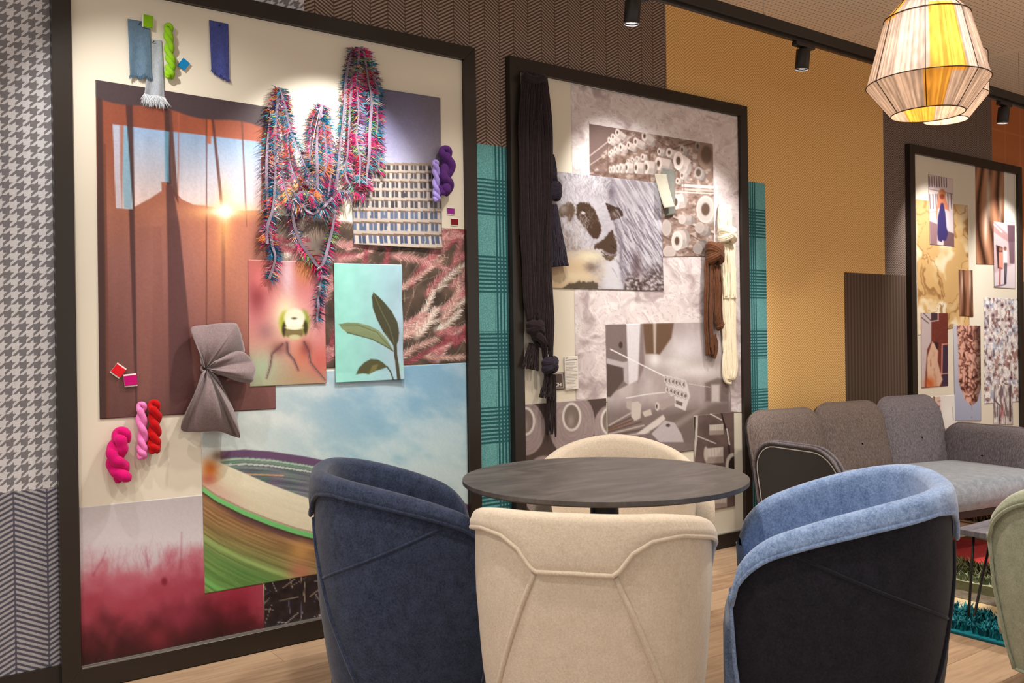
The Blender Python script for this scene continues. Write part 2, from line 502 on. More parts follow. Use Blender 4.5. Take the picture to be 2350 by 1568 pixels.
# ================================================================== upholstery materials
def felt(name, c0, c1, scale=900, rough=0.95, sheen=0.35, mott=0.6, sheencol=None):
    M = Mat(name, rough, spec=0.12)
    a = M.noise(160, 3, 0.7); b = M.noise(28, 3, 0.6); g = M.noise(420, 2, 0.6)
    c = M.mix(((a - 0.5) * 1.5 + (b - 0.5) * mott * 1.6 + (g - 0.5) * 1.2 + 0.5), c0, c1)
    M.color(c); M.bump(a + g, 0.35, 0.0015)
    M.b.inputs['Sheen Weight'].default_value = sheen; M.b.inputs['Sheen Roughness'].default_value = 0.5
    if sheencol: M.b.inputs['Sheen Tint'].default_value = sheencol
    return M.m
M_NAVY = felt('navy_felt', rgba(26, 32, 48), rgba(64, 75, 102), sheen=0.2)
M_NAVY2 = M_NAVY
M_BLUE = felt('blue_felt', rgba(78, 104, 150), rgba(158, 184, 224), sheen=0.4)
M_BLUED = felt('dark_blue_shaded_felt', rgba(20, 20, 26), rgba(40, 40, 50), sheen=0.12)  # dark outer cloth; the shade on that side is put into its colour
M_BEIGE = felt('beige_felt', rgba(192, 176, 156), rgba(222, 208, 190), sheen=0.3, mott=0.35)
M_GREEN = felt('sage_velvet', rgba(142, 150, 128), rgba(186, 192, 168), sheen=0.5, mott=0.8)
M_GREEND = M_GREEN
M_STITCH_L = Mat('light_piping', 0.8, rgba(205, 200, 196)).m

# ================================================================== tub chair with folded-over collar
CW, CB, CF = 0.335, 0.30, 0.27          # half width, back depth, front reach
def plan_curve(n=97):
    """closed-at-the-back U: from the front-left arm tip around the back to the front-right tip (unit outline)"""
    pts = []
    e = 2 / 2.7
    for a in np.linspace(-90, 90, 241):
        r = math.radians(a)
        pts.append((CW * np.sign(math.sin(r)) * abs(math.sin(r)) ** e, -CB * abs(math.cos(r)) ** e))
    left = [(-CW + 0.030 * (t ** 2), CF * t) for t in np.linspace(1, 0.02, 60)]
    right = [(CW - 0.030 * (t ** 2), CF * t) for t in np.linspace(0.02, 1, 60)]
    P = np.array(left + pts + right)
    d = np.r_[0, np.cumsum(np.linalg.norm(np.diff(P, axis=0), axis=1))]
    s = np.linspace(0, d[-1], n)
    Q = np.stack([np.interp(s, d, P[:, 0]), np.interp(s, d, P[:, 1])], -1)
    T = np.gradient(Q, axis=0); T /= np.linalg.norm(T, axis=1)[:, None]
    N = np.stack([T[:, 1], -T[:, 0]], -1)                # outward
    return Q, N, s - d[-1] / 2                            # arc position, 0 = middle of the back
PQ, PN, PS = plan_curve()
SMAX = PS[-1]
def top_z(s, hb=0.778, ha=0.615, tp=1.7, s0=0.20):
    t = np.clip((np.abs(s) - s0) / (SMAX - s0), 0, 1)
    z = hb - (hb - ha) * (t ** tp)
    if s0 < 0.1: z = hb - 0.115 * np.clip(np.abs(s) / 0.42, 0, 1) ** 2.2 - 0.05 * t
    # rounded front corner of the arm
    q = np.clip((np.abs(s) - (SMAX - 0.12)) / 0.12, 0, 1)
    return z - 0.085 * (1 - np.sqrt(np.clip(1 - q * q, 0, 1)))
def width_k(z):
    """how far the shell stands out at height z"""
    return np.interp(z, [0.05, 0.15, 0.34, 0.55, 0.68, 0.80], [0.80, 0.87, 0.955, 1.0, 1.0, 0.985])
def flap_len(s):
    a = np.abs(s)
    return np.interp(a, [0, 0.105, 0.113, 0.15, 0.20, 0.28, 0.36, 0.50, SMAX], [0.118, 0.120, 0.113, 0.066, 0.038, 0.024, 0.026, 0.028, 0.022])
def surf(i, z, off=0.0):
    k = width_k(z)
    return np.array([PQ[i, 0] * k + PN[i, 0] * off, PQ[i, 1] * k + PN[i, 1] * off, z])
def idx_of(s): return int(np.argmin(np.abs(PS - s)))
def tub_chair(mat_in, mat_out, mat_pipe, label, group=None, seams=True, tp=1.7, ha=0.615, s0=0.20, ss=0.20):
    e = empty('tub_armchair'); tag(e, label, 'armchair', group)
    n = len(PQ); zt = top_z(PS, 0.778, ha, tp, s0); L = flap_len(PS)
    ZB = 0.065; SEAT = 0.40; TK = 0.050
    # --- outer shell
    V = []; nv = 14
    for i in range(n):
        for w in np.linspace(0, 1, nv):
            V.append(surf(i, ZB + (zt[i] - 0.012 - ZB) * w, 0.0))
    sh = mesh_obj('outer_shell', V, grid_faces(n, nv), mat_out, e, True)
    # --- lining: inner wall, rolled top and the collar folded over the outside
    V = []
    prof = None
    for i in range(n):
        zz = zt[i]; row = []
        for w in np.linspace(0, 1, 8):
            z = SEAT - 0.06 + (zz - 0.024 - SEAT + 0.06) * w
            row.append(surf(i, z, -TK - 0.035 * (1 - w) ** 2))
        for a in np.linspace(150, 20, 7):
            r = math.radians(a)
            row.append(surf(i, zz - 0.024 + 0.024 * math.sin(r), -TK / 2 + 0.008 + (TK / 2 + 0.004) * math.cos(r)))
        lf = L[i]
        for w in np.linspace(0, 1, 6):
            z = zz - 0.024 - (lf) * w
            bulge = 0.004 * math.sin(math.pi * w)
            row.append(surf(i, z, 0.0125 + bulge))
        row.append(surf(i, zz - 0.024 - lf - 0.004, 0.009))
        row.append(surf(i, zz - 0.024 - lf + 0.001, 0.002))
        prof = len(row); V.extend(row)
    F = grid_faces(n, prof)
    F = [q[::-1] for q in F]
    ln = mesh_obj('lining', V, F, mat_in, e, True)
    # rolled edge of the collar
    path = [surf(i, zt[i] - 0.024 - L[i], 0.012) for i in range(n)]
    tube('collar_edge', path, 0.0062, mat_in, e, 8)
    # front edges of both arms (cap between lining and shell)
    for side in (0, n - 1):
        A = []; B = []
        for w in np.linspace(0, 1, 12):
            z = ZB + (zt[side] - 0.014 - ZB) * w
            A.append(surf(side, z, 0.004)); B.append(surf(side, z, -TK - 0.03))
        V = []
        for p, q in zip(A, B):
            m = (p + q) / 2 + np.array([0, 0.016, 0])
            V.extend([p, p * 0.75 + q * 0.25 + np.array([0, 0.012, 0]), m, p * 0.25 + q * 0.75 + np.array([0, 0.012, 0]), q])
        mesh_obj('arm_front', V, grid_faces(12, 5), mat_in, e, True)
        tube('arm_welt', [surf(side, z, 0.006) + np.array([0, 0.004, 0]) for z in np.linspace(ZB, zt[side] - 0.02, 14)], 0.0055, mat_in, e, 8)
    # seams of the outer shell
    if seams:
        for sg in (-1, 1):
            # interpolate exactly along the arc so that the seam is straight
            pts = []
            for w in np.linspace(0, 1, 24):
                s = sg * (0.108 + 0.25 * w)
                j = np.interp(s, PS, np.arange(n)); a = int(j); b = min(a + 1, n - 1); u = j - a
                z0 = 0.77 - 0.024 - 0.118; z = z0 + (ZB + 0.01 - z0) * w
                pts.append(surf(a, z, 0.0015) * (1 - u) + surf(b, z, 0.0015) * u)
            tube('back_seam', pts, 0.0075, mat_out, e, 6)
            if ss is None: continue
            pts = []
            for w in np.linspace(0, 1, 24):
                s = sg * (ss + (SMAX - 0.10 - ss) * w)
                j = np.interp(s, PS, np.arange(n)); a = int(j); b = min(a + 1, n - 1); u = j - a
                z = 0.455 + 0.19 * w
                pts.append(surf(a, z, 0.0005) * (1 - u) + surf(b, z, 0.0005) * u)
            tube('side_seam', pts, 0.0042, mat_out, e, 6)
    tube('hem_welt', [surf(i, ZB, 0.002) for i in range(n)], 0.006, mat_pipe, e, 8)
    # seat cushion: rounded block that fills the tub
    ring = []
    kk = width_k(0.36)
    inner = [(PQ[i] * kk - PN[i] * (TK + 0.012)) for i in range(0, n, 3)]
    front = [(x, 0.285 + 0.02 * math.cos(x / 0.27 * 1.5)) for x in np.linspace(0.235, -0.235, 9)]
    loop = np.array(list(inner) + front)
    cen = loop.mean(0)
    V = []; layers = [(0.98, 0.16), (1.0, 0.20), (1.0, 0.36), (0.985, 0.395), (0.94, 0.415), (0.80, 0.428), (0.5, 0.435), (0.02, 0.437)]
    m = len(loop)
    for k, z in layers:
        for p in loop:
            q = cen + (p - cen) * k; V.append((q[0], q[1], z))
    F = []
    for a in range(len(layers) - 1):
        for b in range(m):
            b2 = (b + 1) % m
            F.append((a * m + b, a * m + b2, (a + 1) * m + b2, (a + 1) * m + b))
    F.append(tuple(range(m - 1, -1, -1)))
    mesh_obj('seat_cushion', V, F, mat_in, e, True)
    # swivel base under the shell
    v, f = lathe_vf([(0.0, 0.0), (0.14, 0.0), (0.14, 0.008), (0.05, 0.018), (0.03, 0.03), (0.03, 0.17), (0.0, 0.17)], 32)
    mesh_obj('swivel_base', v, f, M_BLACK, e, True)
    return e
def cam_to_world(xc_, zc_):
    """floor point given metres right of and ahead of the camera"""
    return (CAM[0] + _r0[0] * xc_ + math.cos(TH) * zc_, CAM[1] + _r0[1] * xc_ + math.sin(TH) * zc_)
def place(e, xc_, zc_, face, kxy=1.0, kz=1.0):
    """face: degrees right of the camera's heading in which the chair looks"""
    x, y = cam_to_world(xc_, zc_)
    hx = math.cos(TH - math.radians(face)); hy = math.sin(TH - math.radians(face))
    e.location = (x, y, 0); e.scale = (kxy, kxy, kz); e.rotation_euler = (0, 0, math.atan2(hy, hx) - math.pi / 2)
G_CH = 'felt tub chairs around the round table'
ch_near = tub_chair(M_BEIGE, M_BEIGE, M_BEIGE, 'beige felt tub chair with its piped back towards the room at the round table', G_CH, ss=None)
place(ch_near, 0.214, 2.42, 15, 0.93, 0.98)
ch_far = tub_chair(M_BEIGE, M_BEIGE, M_BEIGE, 'beige felt tub chair between the round table and the sheep collage', G_CH, tp=1.25, ha=0.50, s0=0.02, ss=None)
place(ch_far, 0.412, 3.50, 183, 1.0, 1.0)
ch_navy = tub_chair(M_NAVY, M_NAVY2, M_NAVY, 'navy felt tub chair at the round table in front of the colourful collage', G_CH)
place(ch_navy, -0.375, 3.0, 80, 0.97, 1.0)
ch_blue = tub_chair(M_BLUE, M_BLUED, M_BLUED, 'light blue tub chair with dark shaded outside at the round table', G_CH)
place(ch_blue, 0.888, 2.50, -74, 0.98, 1.03)
ch_green = tub_chair(M_GREEN, M_GREEND, M_GREEN, 'sage green velvet tub chair beside the coffee table and rug')
place(ch_green, 1.985, 2.90, -30, 1.0, 1.02)

# ================================================================== round table
TC = (1.935, -1.215); TR = 0.458; TT = 0.74
tb = empty('round_table', (TC[0], TC[1], 0)); tag(tb, 'round dark slate-look table on a single black column', 'table')
def m_slate():
    M = Mat('slate_laminate', 0.42, spec=0.45)
    n1 = M.noise(3, 5, 0.65, stretch=(1.0, 3.0, 1), dist=1.5); n2 = M.noise(26, 4, 0.7, stretch=(1.0, 5.0, 1), dist=0.8)
    c = M.mix(n1.sstep(0.35, 0.7), rgba(74, 69, 68), rgba(98, 92, 90))
    c = M.mix(((n2 - 0.62) * 3.0), c, rgba(138, 132, 128))
    M.color(c); M.bump(n2, 0.06, 0.0006); return M.m
v, f = lathe_vf([(0.0, TT - 0.018), (TR - 0.006, TT - 0.018), (TR, TT - 0.013), (TR, TT - 0.001), (TR - 0.001, TT), (0.0, TT)], 128)
mesh_obj('table_top', v, f, m_slate(), tb)
v, f = lathe_vf([(0.0, TT - 0.024), (0.19, TT - 0.024), (0.19, TT - 0.0182), (0.0, TT - 0.0182)], 48); mesh_obj('mounting_plate', v, f, M_BLACK, tb)
v, f = lathe_vf([(0.046, 0.02), (0.046, TT - 0.0242)], 40); mesh_obj('column', v, f, M_BLACK, tb, True)
v, f = lathe_vf([(0.0, 0.0), (0.255, 0.0), (0.26, 0.004), (0.26, 0.010), (0.06, 0.020), (0.0, 0.0205)], 64); mesh_obj('base_plate', v, f, M_BLACK, tb, True)
# ================================================================== sofa
def m_weave(name, c0, c1, c2):
    M = Mat(name, 0.85, spec=0.2)
    a = M.noise(30, 3, 0.7, stretch=(9, 9, 0.7)); b = M.noise(130, 2, 0.6, stretch=(3, 3, 0.5)); g = M.noise(4, 2)
    c = M.mix(a.sstep(0.35, 0.68), c0, c1)
    c = M.mix(((b - 0.55) * 2.5), c, c2)
    M.color(c); M.bump(a + b, 0.3, 0.001); return M.m
M_SOFA = m_weave('grey_streaked_weave', rgba(88, 83, 90), rgba(128, 121, 126), rgba(182, 173, 176))
M_SOFAB = m_weave('grey_brown_streaked_weave', rgba(86, 75, 72), rgba(124, 110, 104), rgba(168, 150, 140))
M_SEAT = felt('blue_grey_velvet', rgba(106, 116, 132), rgba(156, 166, 178), sheen=0.6, mott=1.0)
M_LEATH = Mat('black_leather', 0.42, rgba(46, 44, 48), 0.4).m
sofa = empty('sofa', (3.90, -0.22, 0), math.radians(-9)); tag(sofa, 'grey weave sofa with separate rounded back panels and blue-grey velvet seat', 'sofa')
SL = 1.46                                            # length along local x, front is local -y
def padded_panel(name, w, h, th, mat, parent, M4, rtop=0.12, back_mat=None, pipe=None, droop=0.0, stitch=False):
    """upholstered panel in local xz, pillowed in -y, rounded upper corners"""
    out = []
    for a in np.linspace(0, 90, 8): out.append((w / 2 - rtop + rtop * math.cos(math.radians(a)), h - rtop + rtop * math.sin(math.radians(a))))
    for a in np.linspace(90, 180, 8): out.append((-w / 2 + rtop + rtop * math.cos(math.radians(a)), h - rtop + rtop * math.sin(math.radians(a))))
    out += [(-w / 2, z) for z in np.linspace(h - rtop, 0, 8)[1:]]
    out += [(x, 0) for x in np.linspace(-w / 2, w / 2, 10)[1:]]
    out += [(w / 2, z) for z in np.linspace(0, h - rtop, 8)[1:-1]]
    O = np.array(out); O[:, 1] -= droop * ((O[:, 0] / w + 0.5) ** 2) * (O[:, 1] / h)
    c = np.array([0, h * 0.5]); m = len(O)
    V = []
    layers = [(1.0, 0.0), (1.0, -0.012), (0.985, -0.022), (0.90, -0.022 - th * 0.55), (0.7, -0.022 - th * 0.9), (0.4, -0.022 - th), (0.02, -0.022 - th)]
    for k, y in layers:
        for p in O:
            q = c + (p - c) * k; V.append((q[0], y, q[1]))
    F = []
    for a in range(len(layers) - 1):
        for b in range(m):
            F.append((a * m + b, (a + 1) * m + b, (a + 1) * m + (b + 1) % m, a * m + (b + 1) % m))
    o = mesh_obj(name, V, F, mat, parent, True); o.data.transform(M4)
    # stiff back shell
    V2 = [(p[0], 0.0, p[1]) for p in O] + [(p[0], 0.020, p[1]) for p in O]
    F2 = [tuple(range(m, 2 * m))] + [(i, (i + 1) % m, m + (i + 1) % m, m + i) for i in range(m)] + [tuple(range(m - 1, -1, -1))]
    b2 = mesh_obj('panel_shell', V2, F2, back_mat or M_LEATH, o, False); b2.data.transform(M4)
    if pipe:
        pth = [(p[0], -0.006, p[1]) for p in O[: 16 + 7]]
        lo = [(w / 2, -0.006, z) for z in np.linspace(0, h - rtop, 6)[:-1]]
        t = tube('piping', lo + pth, 0.0075, pipe, o, 8); t.data.transform(M4)
    return o
def PM(x, y, z, rz, tilt): return Matrix.Translation((x, y, z)) @ Matrix.Rotation(math.radians(rz), 4, 'Z') @ Matrix.Rotation(math.radians(tilt), 4, 'X')
pw = SL / 3 + 0.05
for k, (mt, dz) in enumerate([(M_SOFAB, -0.02), (M_SOFAB, 0.0), (M_SOFA, 0.015)]):
    padded_panel('back_panel', pw, 0.50 + dz, 0.045, mt, sofa, PM(SL / 6 + k * SL / 3, -0.075 - 0.012 * k, 0.30, 0, -13), 0.11, M_LEATH, mt)
# arms: inner padded panels with leather outside
padded_panel('arm_panel', 0.60, 0.36, 0.035, M_SOFA, sofa, PM(SL - 0.03, -0.36, 0.285, -90, -9), 0.12, M_LEATH, M_SOFA)
la = padded_panel('arm_panel', 0.60, 0.36, 0.035, M_SOFA, sofa, PM(-0.025, -0.40, 0.285, 90, -9), 0.17, M_LEATH, M_SOFA)
def arm_welt(off, rad, mat):
    pts = []
    w, h, r = 0.60 - 2 * off, 0.36 - off, 0.17 - off
    pts += [(w / 2, z) for z in np.linspace(0, h - r, 8)]
    pts += [(w / 2 - r + r * math.cos(a), h - r + r * math.sin(a)) for a in np.linspace(0.1, math.pi / 2, 8)]
    pts += [(-w / 2 + r + r * math.cos(a), h - r + r * math.sin(a)) for a in np.linspace(math.pi / 2, math.pi, 8)]
    pts += [(-w / 2, z) for z in np.linspace(h - r, 0, 6)[1:]]
    t = tube('leather_welt', [(p[0], 0.022, p[1]) for p in pts], rad, mat, la, 8); t.data.transform(PM(-0.025, -0.40, 0.285, 90, -9))
arm_welt(0.0, 0.008, M_SOFA); arm_welt(0.022, 0.0028, M_STITCH_L)
# seat cushion: thick, rounded
def cushion(name, x0, x1, y0, y1, z0, z1, r, mat, parent, crown=0.02):
    bm = bmesh.new(); v, f = box_vf(x0, x1, y0, y1, z0, z1)
    bv = [bm.verts.new(p) for p in v]
    for q in f: bm.faces.new([bv[i] for i in q])
    bmesh.ops.bevel(bm, geom=bm.edges[:], offset=r, segments=5, affect='EDGES', profile=0.5)
    bmesh.ops.subdivide_edges(bm, edges=[e for e in bm.edges if e.calc_length() > 0.3], cuts=6, use_grid_fill=True)
    cx, cy = (x0 + x1) / 2, (y0 + y1) / 2
    for p in bm.verts:
        if p.co.z > (z0 + z1) / 2:
            p.co.z += crown * max(0, 1 - ((p.co.x - cx) / (x1 - x0) * 2) ** 2) * max(0, 1 - ((p.co.y - cy) / (y1 - y0) * 2) ** 2)
    return bm_obj(name, bm, mat, parent, True)
cushion('seat_cushion', 0.01, SL - 0.01, -0.78, -0.11, 0.275, 0.425, 0.065, M_SEAT, sofa, 0.03)
box('base_rail', 0.03, SL - 0.03, -0.72, -0.14, 0.235, 0.274, M_BLACK, sofa, 0.004)
for lx in (0.12, SL - 0.12):
    for ly in (-0.66, -0.2):
        tube('leg', [(lx, ly, 0.24), (lx + (0.03 if lx > 0.5 else -0.03), ly, 0.0125 if ly < -0.5 else 0.0)], 0.014, M_BLACK, sofa, 12)

# ================================================================== coffee table on hairpin legs
cz = 0.40
ct = empty('coffee_table', (3.54, -1.885, 0)); tag(ct, 'low grey wood coffee table on black hairpin legs over the rug', 'coffee table')
def m_greywood():
    M = Mat('grey_stained_wood', 0.5, spec=0.35)
    a = M.noise(6, 4, 0.65, stretch=(1, 9, 1), dist=0.4)
    M.color(M.mix(a.sstep(0.3, 0.7), rgba(82, 80, 90), rgba(122, 120, 130))); M.bump(a, 0.1, 0.001); return M.m
box('table_top', 0, 0.75, 0, 0.365, cz - 0.022, cz, m_greywood(), ct, 0.002)
for (lx, ly, sx, sy) in ((0.05, 0.315, 1, -1), (0.70, 0.315, -1, -1), (0.05, 0.05, 1, 1), (0.70, 0.05, -1, 1)):
    pts = [(lx, ly, cz - 0.022), (lx - 0.012 * sx, ly - 0.02 * sy, 0.03), (lx - 0.008 * sx, ly - 0.012 * sy, 0.0175), (lx + 0.004 * sx, ly - 0.008 * sy, 0.03), (lx + 0.085 * sx, ly + 0.03 * sy, cz - 0.022)]
    tube('hairpin_leg', smooth_path(pts, 5), 0.0055, M_BLACK, ct, 8)
    box('leg_plate', lx + (-0.01 if sx > 0 else -0.10), lx + (0.10 if sx > 0 else 0.01), ly - 0.03, ly + 0.03, cz - 0.0255, cz - 0.0222, M_BLACK, ct)

# ================================================================== patchwork rug of textured bands
rug = empty('rug', (3.46, -1.0, 0)); tag(rug, 'patchwork rug of teal, beige, olive, cream and coral textured bands', 'rug')
def pile_mat(name, c0, c1, sc=60):
    M = Mat(name, 0.95, spec=0.05); a = M.noise(sc, 4, 0.7); b = M.noise(12, 2)
    M.color(M.mix(((a - 0.5) * 1.6 + (b - 0.5) * 0.8 + 0.5), c0, c1)); M.bump(a, 0.8, 0.006); return M.m
RY0, RY1 = -1.75, 0.26
bands = [('flat', 0.012, 0.29, rgba(22, 112, 128), rgba(44, 150, 160)), ('flat', 0.29, 0.45, rgba(206, 180, 136), rgba(226, 204, 164)),
         ('woven', 0.45, 0.57, rgba(84, 76, 66), rgba(138, 128, 112)), ('flat', 0.57, 0.73, rgba(60, 58, 40), rgba(86, 84, 58)),
         ('flat', 0.73, 1.12, rgba(190, 196, 160), rgba(224, 226, 196)), ('flat', 1.12, 1.62, rgba(214, 66, 70), rgba(236, 96, 92)), ('flat', 1.62, 1.95, rgba(120, 90, 70), rgba(160, 124, 96))]
for k, (t, a, b, c0, c1) in enumerate(bands):
    h = 0.010 + (0.004 if t == 'woven' else 0.0) + 0.001 * (k % 2)
    o = box('rug_band', a, b, RY0, RY1, 0.0005, h, pile_mat('rug_pile', c0, c1, 90 if t == 'flat' else 45), rug, 0.002, 1)
box('rug_border', 0.0, 0.012, RY0, RY1, 0.0005, 0.008, Mat('rug_edge', 0.9, rgba(14, 80, 92)).m, rug)
def tufts(name, x0, x1, y0, y1, n, length, cols, parent, z=0.01, lean=0.6):
    V = []; F = []; C = []
    for _ in range(n):
        x = RNG.uniform(x0, x1); y = RNG.uniform(y0, y1); L = length * RNG.uniform(0.6, 1.2); a = RNG.uniform(0, 6.283); ln = lean * RNG.uniform(0.3, 1.2)
        w = 0.0045; dx, dy = math.cos(a), math.sin(a)
        p0 = (x - dy * w, y + dx * w, z - 0.003); p1 = (x + dy * w, y - dx * w, z - 0.003)
        mx, my = x + dx * L * ln * 0.35, y + dy * L * ln * 0.35
        p2 = (mx + dy * w, my - dx * w, z + L * 0.62); p3 = (mx - dy * w, my + dx * w, z + L * 0.62)
        p4 = (x + dx * L * ln, y + dy * L * ln, z + L * 0.9)
        o = len(V); V += [p0, p1, p2, p3, p4]; F += [(o, o + 1, o + 2, o + 3), (o + 3, o + 2, o + 4)]
        c = cols[RNG.randrange(len(cols))]; k = RNG.uniform(0.75, 1.2); C += [tuple(min(1, q * k) for q in c[:3]) + (1,)] * 5
    me = bpy.data.meshes.new(name); me.from_pydata(V, [], F)
    at = me.color_attributes.new('col', 'FLOAT_COLOR', 'POINT'); at.data.foreach_set('color', np.array(C, np.float32).ravel())
    me.materials.append(M_FIBRE); o = bpy.data.objects.new(name, me); link(o, parent); o['kind'] = 'stuff'
    return o
def _fibre():
    M = Mat('coloured_fibre', 0.75, spec=0.2); M.color(M.attr()); return M.m
M_FIBRE = _fibre()
teal = [rgba(20, 108, 124), rgba(36, 140, 152), rgba(14, 84, 100), rgba(60, 160, 166)]
yy = RY0
while yy < RY1 - 0.02:                                   # shaggy diagonal ribs of the teal band
    tufts('shag_pile', 0.03, 0.275, yy + 0.012, min(yy + 0.125, RY1), 900, 0.042, teal, rug); yy += 0.145
tufts('moss_tufts', 0.80, 1.0, -0.75, 0.1, 1500, 0.06, [rgba(74, 74, 44), rgba(96, 96, 60), rgba(54, 54, 34)], rug)
tufts('moss_tufts', 0.74, 0.84, -0.4, 0.2, 500, 0.045, [rgba(120, 130, 96), rgba(150, 160, 124)], rug)
rug2 = empty('rug', (5.28, -1.55, 0)); tag(rug2, 'brown flat rug with shaggy dark tufts beyond the coffee table', 'rug')
box('rug_band', 0.25, 1.9, 0.0, 1.45, 0.0005, 0.010, pile_mat('rug_pile', rgba(104, 78, 62), rgba(136, 104, 84)), rug2, 0.002, 1)
box('rug_band', 1.9, 2.5, 0.0, 1.45, 0.0005, 0.012, pile_mat('rug_pile', rgba(200, 168, 120), rgba(226, 196, 150)), rug2, 0.002, 1)
tufts('shag_pile', 0.27, 0.42, 0.6, 1.35, 900, 0.07, [rgba(60, 46, 30), rgba(90, 70, 44), rgba(40, 30, 22)], rug2)
tufts('shag_pile', 0.9, 1.0, 0.6, 1.1, 300, 0.06, [rgba(196, 160, 104), rgba(170, 134, 84)], rug2)
tufts('shag_pile', 1.3, 1.4, 0.3, 1.35, 300, 0.06, [rgba(90, 70, 44), rgba(130, 104, 70)], rug2)

# ================================================================== pendant lamps of wound thread
def m_shade(name, split):
    m = bpy.data.materials.new(name); m.use_nodes = True; nt = m.node_tree; nt.nodes.clear()
    out = nt.nodes.new('ShaderNodeOutputMaterial'); mx = nt.nodes.new('ShaderNodeMixShader'); mx.inputs[0].default_value = 0.30
    df = nt.nodes.new('ShaderNodeBsdfDiffuse'); tr = nt.nodes.new('ShaderNodeBsdfTranslucent')
    at = nt.nodes.new('ShaderNodeAttribute'); at.attribute_name = 'col'
    for b in (df, tr): nt.links.new(at.outputs['Color'], b.inputs['Color'])
    nt.links.new(df.outputs[0], mx.inputs[1]); nt.links.new(tr.outputs[0], mx.inputs[2]); nt.links.new(mx.outputs[0], out.inputs[0])
    return m
M_SHADE = m_shade('wound_thread', 0)
M_WIRE = Mat('dark_wire', 0.5, rgba(52, 34, 24)).m
M_CORD = Mat('black_cord', 0.7, rgba(24, 20, 18)).m
M_BULB = Mat('warm_bulb', 0.3).emit((1.0, 0.82, 0.56, 1), 14.0).m
def pendant(x, y, rings, wedges, rot, label, bulb_z):
    zt = rings[-1][1]
    e = empty('pendant_lamp', (x, y, zt)); tag(e, label, 'pendant lamp')
    NS = 280
    V = []; C = []; nv = 0
    prof = []
    for (r0, z0), (r1, z1) in zip(rings[:-1], rings[1:]):
        for t in np.linspace(0, 1, 26)[:-1]: prof.append((r0 + (r1 - r0) * t, z0 + (z1 - z0) * t))
    prof.append(rings[-1]); nv = len(prof)
    for k in range(NS):
        a = 2 * math.pi * k / NS
        j = 0.0012 * (RNG.random() - 0.5)
        base = np.array(rgba(186, 168, 160)[:3])
        deg = math.degrees(a) % 360
        th = RNG.uniform(0.5, 1.15)
        for (r, z) in prof:
            V.append(((r + j) * math.cos(a), (r + j) * math.sin(a), z - zt))
            c = base
            for (a0, a1, z0, z1, cc) in wedges:
                if a0 <= deg <= a1 and z0 <= z <= z1: c = np.array(cc[:3])
            s = 0.6 + 0.8 * float(fbm(np.array([k * 0.45]), np.array([z * 30.0]), 3)[0])
            c = np.clip(c * th * s, 0, 1); C.append((c[0], c[1], c[2], 1))
    me = bpy.data.meshes.new('lamp_shade'); me.from_pydata(V, [], grid_faces(NS, nv, True))
    at = me.color_attributes.new('col', 'FLOAT_COLOR', 'POINT'); at.data.foreach_set('color', np.array(C, np.float32).ravel())
    me.materials.append(M_SHADE); sh = bpy.data.objects.new('lamp_shade', me); link(sh, e)
    for (r, z) in rings:
        tube('wire_ring', [((r + 0.002) * math.cos(a), (r + 0.002) * math.sin(a), z - zt) for a in np.linspace(0, 2 * math.pi, 64)[:-1]], 0.0022, M_WIRE, sh, 6, True)
    for q in range(7):
        a = rot + 2 * math.pi * q / 7
        tube('wire_rib', [((r + 0.002) * math.cos(a), (r + 0.002) * math.sin(a), z - zt) for r, z in rings], 0.0018, M_WIRE, sh, 6)
    v, f = lathe_vf([(0.0, 0.02), (0.022, 0.02), (0.022, -0.06), (0.0, -0.06)], 20); mesh_obj('lamp_holder', v, f, M_BLACK, e, True)
    bz = bulb_z - zt
    v, f = lathe_vf([(0.012, bz + 0.075), (0.016, bz + 0.05), (0.036, bz + 0.015), (0.040, bz - 0.01), (0.030, bz - 0.035), (0.0, bz - 0.046)], 24); mesh_obj('bulb', v, f, M_BULB, e, True)
    tube('bulb_stem', [(0, 0, bz + 0.07), (0, 0, -0.05)], 0.012, M_BLACK, e, 12)
    tube('cord', [(0, 0, 0.0), (0, 0, CEIL - zt)], 0.003, M_CORD, e, 8)
    v, f = lathe_vf([(0.0, CEIL - zt - 0.03), (0.045, CEIL - zt - 0.03), (0.05, CEIL - zt - 0.001), (0.0, CEIL - zt - 0.001)], 28); mesh_obj('ceiling_rose', v, f, M_BLACK, e, True)
    ld = bpy.data.lights.new('bulb_light', 'POINT'); ld.energy = BULB_W; ld.color = (1.0, 0.80, 0.55); ld.shadow_soft_size = 0.045
    lo = bpy.data.objects.new('bulb_light', ld); link(lo, e); lo.location = (0, 0, bz - 0.09)
GOLD = rgba(222, 164, 72)
pendant(3.556, -1.42, [(0.139, 2.088), (0.234, 2.215), (0.162, 2.482), (0.088, 2.565)], [(212, 246, 2.2, 2.5, GOLD), (205, 232, 2.05, 2.22, GOLD), (140, 165, 2.47, 2.6, GOLD), (20, 60, 2.05, 2.6, GOLD)], 3.62,
        'faceted thread pendant lamp with a golden wedge over the coffee table', 2.36)
pendant(4.57, -0.957, [(0.105, 2.29), (0.2, 2.406), (0.195, 2.617), (0.08, 2.70)], [(190, 215, 2.2, 2.7, GOLD)], 3.4,
        'drum-shaped pale thread pendant lamp hanging behind the faceted one', 2.50)
# ================================================================== printed sheets of the collages
def _mprint(name, rough, spec):
    M = Mat(name, rough, spec=spec); M.color(M.attr()); return M.m
M_PRINT = _mprint('photo_paper', 0.42, 0.3)
M_GLOSS = _mprint('glossy_photo_paper', 0.22, 0.5)
M_PAPER = Mat('paper_back', 0.8, rgba(232, 228, 220)).m

